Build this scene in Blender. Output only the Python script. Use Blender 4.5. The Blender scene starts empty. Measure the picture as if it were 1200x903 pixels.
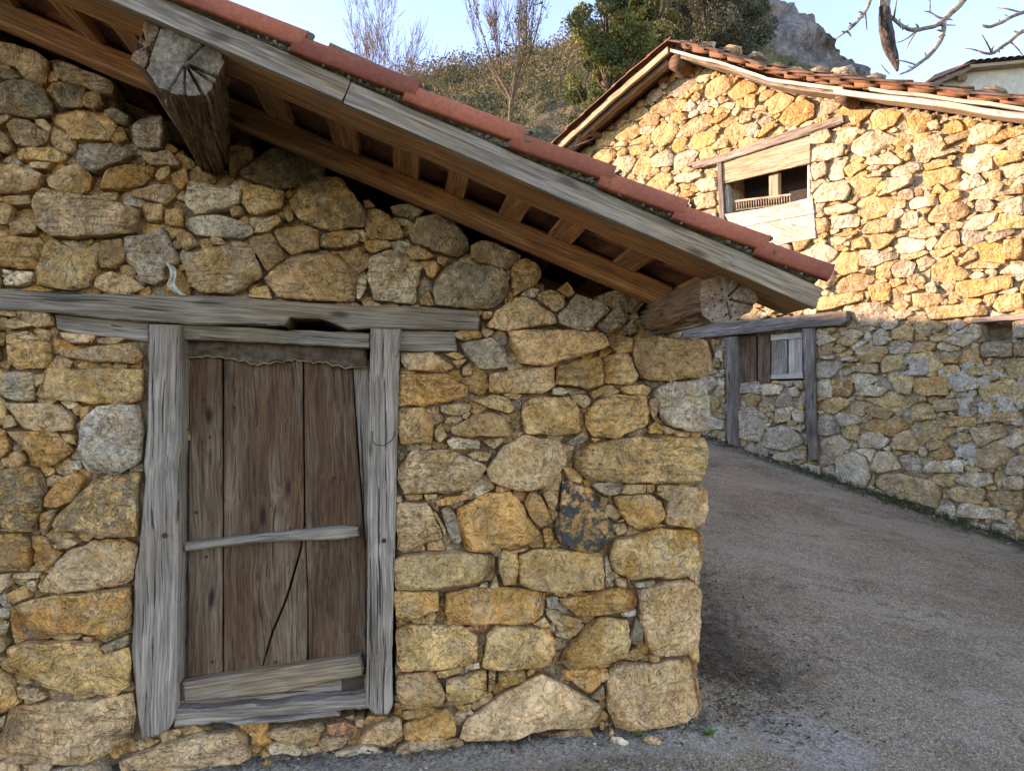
import bpy, bmesh, math, random
import numpy as np
from mathutils import Vector, Matrix, noise
R = math.radians
SC = bpy.context.scene
COL = SC.collection
random.seed(7)
rng = np.random.default_rng(7)

# ---------------------------------------------------------------- camera
EYE = Vector((0, 0, 1.45))
PITCH = math.atan(33.5 / 880)
cam_d = bpy.data.cameras.new("camera")
cam = bpy.data.objects.new("camera", cam_d)
COL.objects.link(cam)
cam.location = EYE
cam.rotation_euler = (R(90) + PITCH, 0, 0)
cam_d.sensor_width = 36
cam_d.lens = 36 * 880 / 1200
cam_d.clip_start = 0.05
cam_d.clip_end = 4000
SC.camera = cam
# ---------------------------------------------------------------- sky, sun, exposure
SUN_EL, SUN_AZ = R(11.5), R(-79)
w = bpy.data.worlds.new("World")
SC.world = w
w.use_nodes = True
nt = w.node_tree
for n in list(nt.nodes): nt.nodes.remove(n)
sky = nt.nodes.new("ShaderNodeTexSky")
sky.sky_type = 'NISHITA'
sky.sun_disc = False
sky.sun_elevation = SUN_EL
sky.sun_rotation = SUN_AZ % (2 * math.pi)
sky.altitude = 400
sky.air_density = 1.0
sky.dust_density = 0.0
sky.ozone_density = 4.0
bg = nt.nodes.new("ShaderNodeBackground")
bg.inputs[1].default_value = 0.15
wo = nt.nodes.new("ShaderNodeOutputWorld")
nt.links.new(sky.outputs[0], bg.inputs[0])
nt.links.new(bg.outputs[0], wo.inputs[0])
sd = bpy.data.lights.new("sun", 'SUN')
sd.energy = 2.0
sd.angle = R(0.5)
sd.color = (1.0, 0.94, 0.86)
so = bpy.data.objects.new("sun", sd)
COL.objects.link(so)
SUNV = Vector((math.sin(SUN_AZ) * math.cos(SUN_EL), math.cos(SUN_AZ) * math.cos(SUN_EL), math.sin(SUN_EL)))
so.rotation_euler = SUNV.to_track_quat('Z', 'Y').to_euler()
so.location = SUNV * 60
SC.view_settings.view_transform = 'Standard'
SC.view_settings.look = 'None'
SC.view_settings.gamma = 1
SC.view_settings.exposure = 2.68
SC.view_settings.use_white_balance = True
SC.view_settings.white_balance_temperature = 9000
SC.view_settings.white_balance_tint = 37
SC.cycles.max_bounces = 6
SC.cycles.diffuse_bounces = 4

# ---------------------------------------------------------------- helpers
def ray(px, py):
    x, y = (px - 600) / 880, (451.5 - py) / 880
    c, s = math.cos(PITCH), math.sin(PITCH)
    return Vector((x, c - s * y, s + c * y))

class Frame:
    """X along the facade, Y into the building, Z up."""
    def __init__(s, o, ang):
        s.M = Matrix.Translation(Vector(o)) @ Matrix.Rotation(ang, 4, 'Z')
        s.I = s.M.inverted()
    def at(s, px, py, Y=0.0):
        o = s.I @ EYE
        d = s.I.to_3x3() @ ray(px, py)
        t = (Y - o.y) / d.y
        p = o + d * t
        return (p.x, p.z)
    def P(s, px, py, Y=0.0):
        x, z = s.at(px, py, Y)
        return Vector((x, Y, z))

def thing(name, label, cat, M=None, group=None):
    o = bpy.data.objects.new(name, None)
    COL.objects.link(o)
    o.empty_display_size = 0.2
    if M is not None: o.matrix_world = M
    o['label'] = label; o['category'] = cat
    if group: o['group'] = group
    return o
def tag(o, label, cat, group=None):
    o['label'] = label; o['category'] = cat
    if group: o['group'] = group
    return o
def link(name, me, parent=None, M=None):
    o = bpy.data.objects.new(name, me)
    COL.objects.link(o)
    if parent is not None: o.parent = parent
    if M is not None: o.matrix_local = M
    return o
def mesh(name, V, F, mat=None, smooth=True):
    me = bpy.data.meshes.new(name)
    me.from_pydata([tuple(v) for v in V], [], F)
    if mat: me.materials.append(mat)
    if smooth: me.polygons.foreach_set("use_smooth", [True] * len(me.polygons))
    me.update()
    return me
def vattr(me, name, arr):
    a = me.attributes.new(name, 'FLOAT_COLOR', 'POINT')
    a.data.foreach_set("color", np.asarray(arr, dtype=np.float32).ravel())

# ---------------------------------------------------------------- node helpers
class NT:
    def __init__(s, name, rough=0.9):
        s.m = bpy.data.materials.new(name); s.m.use_nodes = True
        s.t = s.m.node_tree
        for n in list(s.t.nodes): s.t.nodes.remove(n)
        s.out = s.n("ShaderNodeOutputMaterial"); s.b = s.n("ShaderNodeBsdfPrincipled")
        s.l(s.b.outputs[0], s.out.inputs[0])
        s.b.inputs["Roughness"].default_value = rough
        s.b.inputs["Specular IOR Level"].default_value = 0.25
    def n(s, t, **k):
        x = s.t.nodes.new(t)
        for a, v in k.items(): setattr(x, a, v)
        return x
    def l(s, a, b): s.t.links.new(a, b)
    def pos(s): return s.n("ShaderNodeNewGeometry").outputs["Position"]
    def obj(s, rnd=True):
        c = s.n("ShaderNodeTexCoord").outputs["Object"]
        if not rnd: return c
        i = s.n("ShaderNodeObjectInfo")
        m = s.n("ShaderNodeVectorMath", operation='MULTIPLY_ADD')
        cx = s.n("ShaderNodeCombineXYZ")
        for k in range(3): s.l(i.outputs["Random"], cx.inputs[k])
        s.l(cx.outputs[0], m.inputs[0]); m.inputs[1].default_value = (37.1, 17.7, 53.3)
        s.l(c, m.inputs[2])
        return m.outputs[0]
    def map(s, v, sc):
        m = s.n("ShaderNodeVectorMath", operation='MULTIPLY'); s.l(v, m.inputs[0]); m.inputs[1].default_value = sc
        return m.outputs[0]
    def noise(s, v, scale, detail=4, rough=0.55, dist=0.0, color=False):
        x = s.n("ShaderNodeTexNoise"); s.l(v, x.inputs["Vector"])
        x.inputs["Scale"].default_value = scale; x.inputs["Detail"].default_value = detail
        x.inputs["Roughness"].default_value = rough; x.inputs["Distortion"].default_value = dist
        return x.outputs["Color" if color else "Fac"]
    def vor(s, v, scale, feature='F1', out="Distance", rnd=1.0):
        x = s.n("ShaderNodeTexVoronoi", feature=feature); s.l(v, x.inputs["Vector"])
        x.inputs["Scale"].default_value = scale; x.inputs["Randomness"].default_value = rnd
        return x.outputs[out]
    def ramp(s, f, a, b, lo=0.0, hi=1.0, smooth=True):
        x = s.n("ShaderNodeMapRange"); s.l(f, x.inputs[0])
        if smooth: x.interpolation_type = 'SMOOTHSTEP'
        x.inputs[1].default_value = a; x.inputs[2].default_value = b
        x.inputs[3].default_value = lo; x.inputs[4].default_value = hi
        return x.outputs[0]
    def math(s, op, a, b=None):
        x = s.n("ShaderNodeMath", operation=op)
        for i, v in enumerate((a, b)):
            if v is None: continue
            if isinstance(v, (int, float)): x.inputs[i].default_value = v
            else: s.l(v, x.inputs[i])
        return x.outputs[0]
    def mix(s, f, a, b, mode='MIX'):
        x = s.n("ShaderNodeMix", data_type='RGBA', blend_type=mode)
        for i, v in ((0, f), (6, a), (7, b)):
            if isinstance(v, (int, float)): x.inputs[i].default_value = v
            elif isinstance(v, tuple): x.inputs[i].default_value = (*v, 1) if len(v) == 3 else v
            else: s.l(v, x.inputs[i])
        return x.outputs[2]
    def scale(s, c, f):
        x = s.n("ShaderNodeVectorMath", operation='SCALE'); s.l(c, x.inputs[0])
        if isinstance(f, (int, float)): x.inputs["Scale"].default_value = f
        else: s.l(f, x.inputs["Scale"])
        return x.outputs[0]
    def base(s, c):
        if isinstance(c, tuple): s.b.inputs["Base Color"].default_value = (*c, 1)
        else: s.l(c, s.b.inputs["Base Color"])
    def bump(s, pairs):
        prev = None
        for h, st, d in pairs:
            x = s.n("ShaderNodeBump"); x.inputs["Strength"].default_value = st; x.inputs["Distance"].default_value = d
            s.l(h, x.inputs["Height"])
            if prev is not None: s.l(prev, x.inputs["Normal"])
            prev = x.outputs[0]
        s.l(prev, s.b.inputs["Normal"])
    def attr(s, name, out="Color"):
        x = s.n("ShaderNodeAttribute"); x.attribute_name = name
        return x.outputs[out]

# ---------------------------------------------------------------- materials
def make_stone():
    t = NT("rubble_stone", 0.88)
    p = t.pos()
    tint = t.attr("tint"); mx = t.n("ShaderNodeSeparateColor"); t.l(t.attr("stain"), mx.inputs[0])
    n1 = t.noise(p, 7, 5, 0.6)
    n2 = t.noise(p, 38, 5, 0.65)
    n3 = t.noise(p, 160, 3, 0.6)
    warp = t.noise(p, 5.5, 4, 0.6, 0.6)
    # quieter and warmer veins inside one stone
    c = t.mix(t.ramp(t.noise(p, 11, 5, 0.6, 0.8), 0.44, 0.60, 0, 0.62), tint, (0.56, 0.37, 0.18))
    c = t.mix(t.ramp(t.noise(p, 8.3, 5, 0.65, 0.5), 0.52, 0.66, 0, 0.5), c, (0.33, 0.185, 0.07))
    c = t.scale(c, t.ramp(n1, 0.3, 0.7, 0.80, 1.38))
    # iron staining
    rm = t.math('MULTIPLY', t.ramp(warp, 0.46, 0.60), mx.outputs[0])
    c = t.mix(rm, c, (0.54, 0.25, 0.055))
    # pale scabs
    pm = t.math('MULTIPLY', t.ramp(t.noise(p, 12, 6, 0.7, 0.4), 0.53, 0.62), mx.outputs[2])
    c = t.mix(t.math('MULTIPLY', pm, 0.8), c, (0.56, 0.49, 0.36))
    # fine mottling
    c = t.scale(c, t.ramp(n2, 0.3, 0.7, 0.76, 1.34))
    c = t.scale(c, t.ramp(n3, 0.3, 0.7, 0.82, 1.16))
    # bedding planes show as thin lines on some stones
    al = t.attr("stain", "Alpha")
    lay = t.noise(t.map(p, (5, 5, 46)), 1.0, 5, 0.6, 0.4)
    lm_ = t.math('MULTIPLY', t.ramp(lay, 0.40, 0.46, 1, 0), t.ramp(al, 0.55, 0.65, 0, 0.45))
    c = t.mix(lm_, c, (0.17, 0.10, 0.05))
    # black lichen
    lm = t.math('MULTIPLY', t.ramp(t.noise(p, 13, 9, 0.78, 0.3), 0.43, 0.53), mx.outputs[1])
    c = t.mix(lm, c, (0.075, 0.07, 0.055))
    # thin grey lichen specks everywhere
    sp = t.ramp(t.noise(p, 70, 3, 0.6), 0.64, 0.70, 0, 0.45)
    c = t.mix(sp, c, (0.09, 0.08, 0.065))
    # hairline cracks
    wv = t.n("ShaderNodeVectorMath", operation='ADD'); t.l(p, wv.inputs[0])
    t.l(t.scale(t.noise(p, 9, 3, 0.6, 0, True), 0.16), wv.inputs[1])
    cr = t.vor(wv.outputs[0], 5.5, 'DISTANCE_TO_EDGE')
    cm = t.math('MULTIPLY', t.ramp(cr, 0.0, 0.016, 0.6, 0), t.ramp(t.noise(p, 3.1, 2), 0.48, 0.58))
    c = t.mix(cm, c, (0.09, 0.06, 0.035))
    # riven ledges: terraces in a noise height
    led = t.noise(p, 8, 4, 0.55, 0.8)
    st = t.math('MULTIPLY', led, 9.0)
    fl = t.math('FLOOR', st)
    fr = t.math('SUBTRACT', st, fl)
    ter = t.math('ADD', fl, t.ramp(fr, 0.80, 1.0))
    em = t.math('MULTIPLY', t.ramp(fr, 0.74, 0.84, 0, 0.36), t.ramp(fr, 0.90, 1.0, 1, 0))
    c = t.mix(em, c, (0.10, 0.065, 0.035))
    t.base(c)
    cell = t.vor(wv.outputs[0], 13, 'F1')
    t.bump([(t.math('MULTIPLY', ter, t.ramp(al, 0, 1, 0.35, 1.2, False)), 1.0, 0.012), (t.math('MULTIPLY', lay, t.ramp(al, 0.5, 0.7)), 1.0, 0.02), (cell, 0.8, 0.03), (n1, 0.8, 0.04), (n2, 1.0, 0.016), (n3, 1.0, 0.005), (cm, -0.8, 0.006)])
    return t.m
STONE = make_stone()

def make_mortar(name, col, col2, scale=1.0):
    t = NT(name, 0.95); p = t.pos()
    a = t.noise(p, 14 * scale, 6, 0.7)
    b = t.noise(p, 70 * scale, 4, 0.7)
    v = t.vor(p, 45 * scale, 'F1')
    c = t.mix(t.ramp(a, 0.35, 0.65), col, col2)
    c = t.scale(c, t.ramp(b, 0.25, 0.75, 0.55, 1.35))
    t.base(c)
    t.bump([(a, 0.8, 0.03), (v, 0.8, 0.012), (b, 0.8, 0.008)])
    return t.m
MORTAR = make_mortar("earth_mortar", (0.44, 0.295, 0.16), (0.25, 0.16, 0.09))
MORTAR_FAR = make_mortar("lime_mortar", (0.54, 0.44, 0.28), (0.30, 0.22, 0.13), 0.6)
RENDER = make_mortar("cement_patch", (0.52, 0.45, 0.33), (0.40, 0.33, 0.22), 0.6)

def make_wood(name, c1, c2, c3, weather=0.5, crack=1.0, ring=3.0, gs=1.0, rough=0.85, wob_=0.035):
    """grain runs along the object's X; c1 base, c2 grey bleached, c3 dark"""
    t = NT(name, rough); o = t.obj()
    wob = t.noise(t.map(o, (1.1, 3.0, 3.0)), 1.6, 3, 0.5)
    ov = t.n("ShaderNodeVectorMath", operation='ADD'); t.l(o, ov.inputs[0])
    t.l(t.scale(t.noise(t.map(o, (1.0, 2.0, 2.0)), 2.3, 2, 0.5, 0, True), wob_), ov.inputs[1])
    g = ov.outputs[0]
    fine = t.noise(t.map(g, (3.0, 120, 120)), gs, 6, 0.68)
    mid = t.noise(t.map(g, (1.1, 34, 34)), gs, 4, 0.6)
    big = t.noise(t.map(o, (1.4, 7, 7)), 1.0, 4, 0.6)
    rg = t.math('SINE', t.math('MULTIPLY', t.noise(t.map(g, (0.55, ring, ring)), 1.0, 2, 0.4), 95.0))
    c = t.mix(t.ramp(big, 0.5 - weather * 0.3, 0.78 - weather * 0.3), c1, c2)
    c = t.scale(c, t.ramp(fine, 0.34, 0.66, 0.55, 1.36))
    c = t.scale(c, t.ramp(mid, 0.3, 0.7, 0.82, 1.15))
    c = t.scale(c, t.ramp(rg, -1, 1, 0.92, 1.05))
    ck = t.math('MULTIPLY', t.ramp(t.noise(t.map(g, (1.0, 60, 60)), 1.0, 4, 0.6), 0.605, 0.63), crack)
    c = t.mix(ck, c, c3)
    kn = t.ramp(t.vor(t.map(g, (1.4, 4.2, 4.2)), 1.6, 'F1'), 0.15, 0.04)
    c = t.mix(t.math('MULTIPLY', kn, 0.9), c, c3)
    st = t.ramp(t.noise(t.map(o, (2.0, 5, 5)), 1.3, 5, 0.65), 0.55, 0.75, 0, 0.6)
    c = t.mix(st, c, c3)
    t.base(c)
    t.bump([(ck, -0.9, 0.008), (rg, 0.25, 0.002), (fine, 0.9, 0.005), (mid, 0.7, 0.009)])
    return t.m
W_GREY = make_wood("weathered_grey_oak", (0.22, 0.16, 0.105), (0.325, 0.262, 0.195), (0.045, 0.036, 0.027), 0.75)
W_LINTEL = make_wood("weathered_lintel_oak", (0.23, 0.165, 0.095), (0.27, 0.22, 0.16), (0.05, 0.04, 0.03), 0.55)
W_DOOR = make_wood("old_brown_door_oak", (0.125, 0.062, 0.030), (0.20, 0.130, 0.078), (0.018, 0.012, 0.009), 0.34, 0.7, 5.0, wob_=0.07)
W_BARGE = make_wood("bleached_sawn_pine", (0.30, 0.185, 0.085), (0.31, 0.245, 0.175), (0.08, 0.06, 0.04), 0.75, 0.4)
W_PINE = make_wood("warm_sawn_pine", (0.50, 0.20, 0.07), (0.36, 0.18, 0.085), (0.09, 0.04, 0.018), 0.35, 0.35)
W_LOG = make_wood("old_log_oak", (0.24, 0.13, 0.065), (0.27, 0.21, 0.15), (0.03, 0.02, 0.013), 0.25, 1.0, 4.0)
W_LOGEND = make_wood("sawn_log_end", (0.17, 0.12, 0.075), (0.25, 0.195, 0.135), (0.035, 0.025, 0.017), 0.45, 0.2, 9.0, 0.4)
W_DARK = make_wood("dark_blue_grey_oak", (0.165, 0.12, 0.085), (0.265, 0.21, 0.16), (0.03, 0.027, 0.025), 0.5)
W_PALE = make_wood("pale_sunbleached_board", (0.48, 0.40, 0.28), (0.55, 0.49, 0.38), (0.2, 0.15, 0.1), 0.5, 0.25)
W_TAN = make_wood("tan_shutter_board", (0.38, 0.27, 0.15), (0.44, 0.34, 0.22), (0.15, 0.1, 0.06), 0.5, 0.3)

def make_tile(name, c1, c2, c3, lich=0.5):
    t = NT(name, 0.75); p = t.pos(); i = t.n("ShaderNodeObjectInfo")
    n = t.noise(p, 5, 5, 0.65); f = t.noise(p, 60, 4, 0.7)
    c = t.mix(t.ramp(n, 0.35, 0.7), c1, c2)
    c = t.scale(c, t.ramp(i.outputs["Random"], 0, 1, 0.70, 1.2, False))
    c = t.mix(t.ramp(t.noise(t.map(p, (1, 1, 1)), 9, 6, 0.7, 0.6), 0.55, 0.7, 0, 0.45), c, (0.16, 0.09, 0.065))
    c = t.scale(c, t.ramp(f, 0.3, 0.7, 0.85, 1.12))
    c = t.mix(t.ramp(t.noise(p, 22, 6, 0.75), 0.62 - 0.15 * lich, 0.72 - 0.1 * lich, 0, 0.85), c, c3)
    t.base(c); t.bump([(n, 0.3, 0.01), (f, 0.4, 0.003)])
    return t.m
T_RED = make_tile("red_verge_tile", (0.42, 0.11, 0.055), (0.32, 0.085, 0.05), (0.22, 0.18, 0.12), 0.25)
T_UNDER = make_tile("brown_clay_tile", (0.30, 0.11, 0.06), (0.18, 0.075, 0.045), (0.08, 0.055, 0.035), 0.7)  # browner clay for the covering seen from below
T_OLD = make_tile("old_clay_tile", (0.36, 0.15, 0.07), (0.19, 0.10, 0.06), (0.13, 0.115, 0.075), 1.0)
T_MOSS = make_mortar("mossy_bedding_mortar", (0.13, 0.115, 0.055), (0.22, 0.20, 0.15))

def simple(name, col, rough=0.8, metal=0.0, var=0.2, sc=30):
    t = NT(name, rough); p = t.pos()
    c = t.scale(t.mix(0.0, col, col), t.ramp(t.noise(p, sc, 4, 0.6), 0.3, 0.7, 1 - var, 1 + var))
    t.base(c); t.b.inputs["Metallic"].default_value = metal
    t.bump([(t.noise(p, sc * 2, 3), 0.3, 0.003)])
    return t.m
IRON = simple("rusty_iron", (0.07, 0.045, 0.035), 0.7, 0.4)
BRASS = simple("worn_brass", (0.45, 0.33, 0.12), 0.45, 0.8)
STEEL = simple("grey_steel", (0.35, 0.35, 0.36), 0.45, 0.8)
SACK = simple("dirty_sacking", (0.105, 0.07, 0.045), 0.95, 0, 0.4, 25)
PLASTIC = simple("dirty_pale_plastic", (0.50, 0.48, 0.38), 0.6, 0, 0.3, 40)
PLASTER = simple("cream_plaster", (0.55, 0.50, 0.38), 0.9, 0, 0.12, 6)
CABLE = simple("black_cable", (0.03, 0.03, 0.03), 0.6)
DRY = simple("dry_straw", (0.28, 0.20, 0.10), 0.9, 0, 0.4, 20)
SHADEIN = simple("interior_shade", (0.05, 0.04, 0.035), 0.95)  # near-black colour stands for the shade inside the openings
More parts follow.
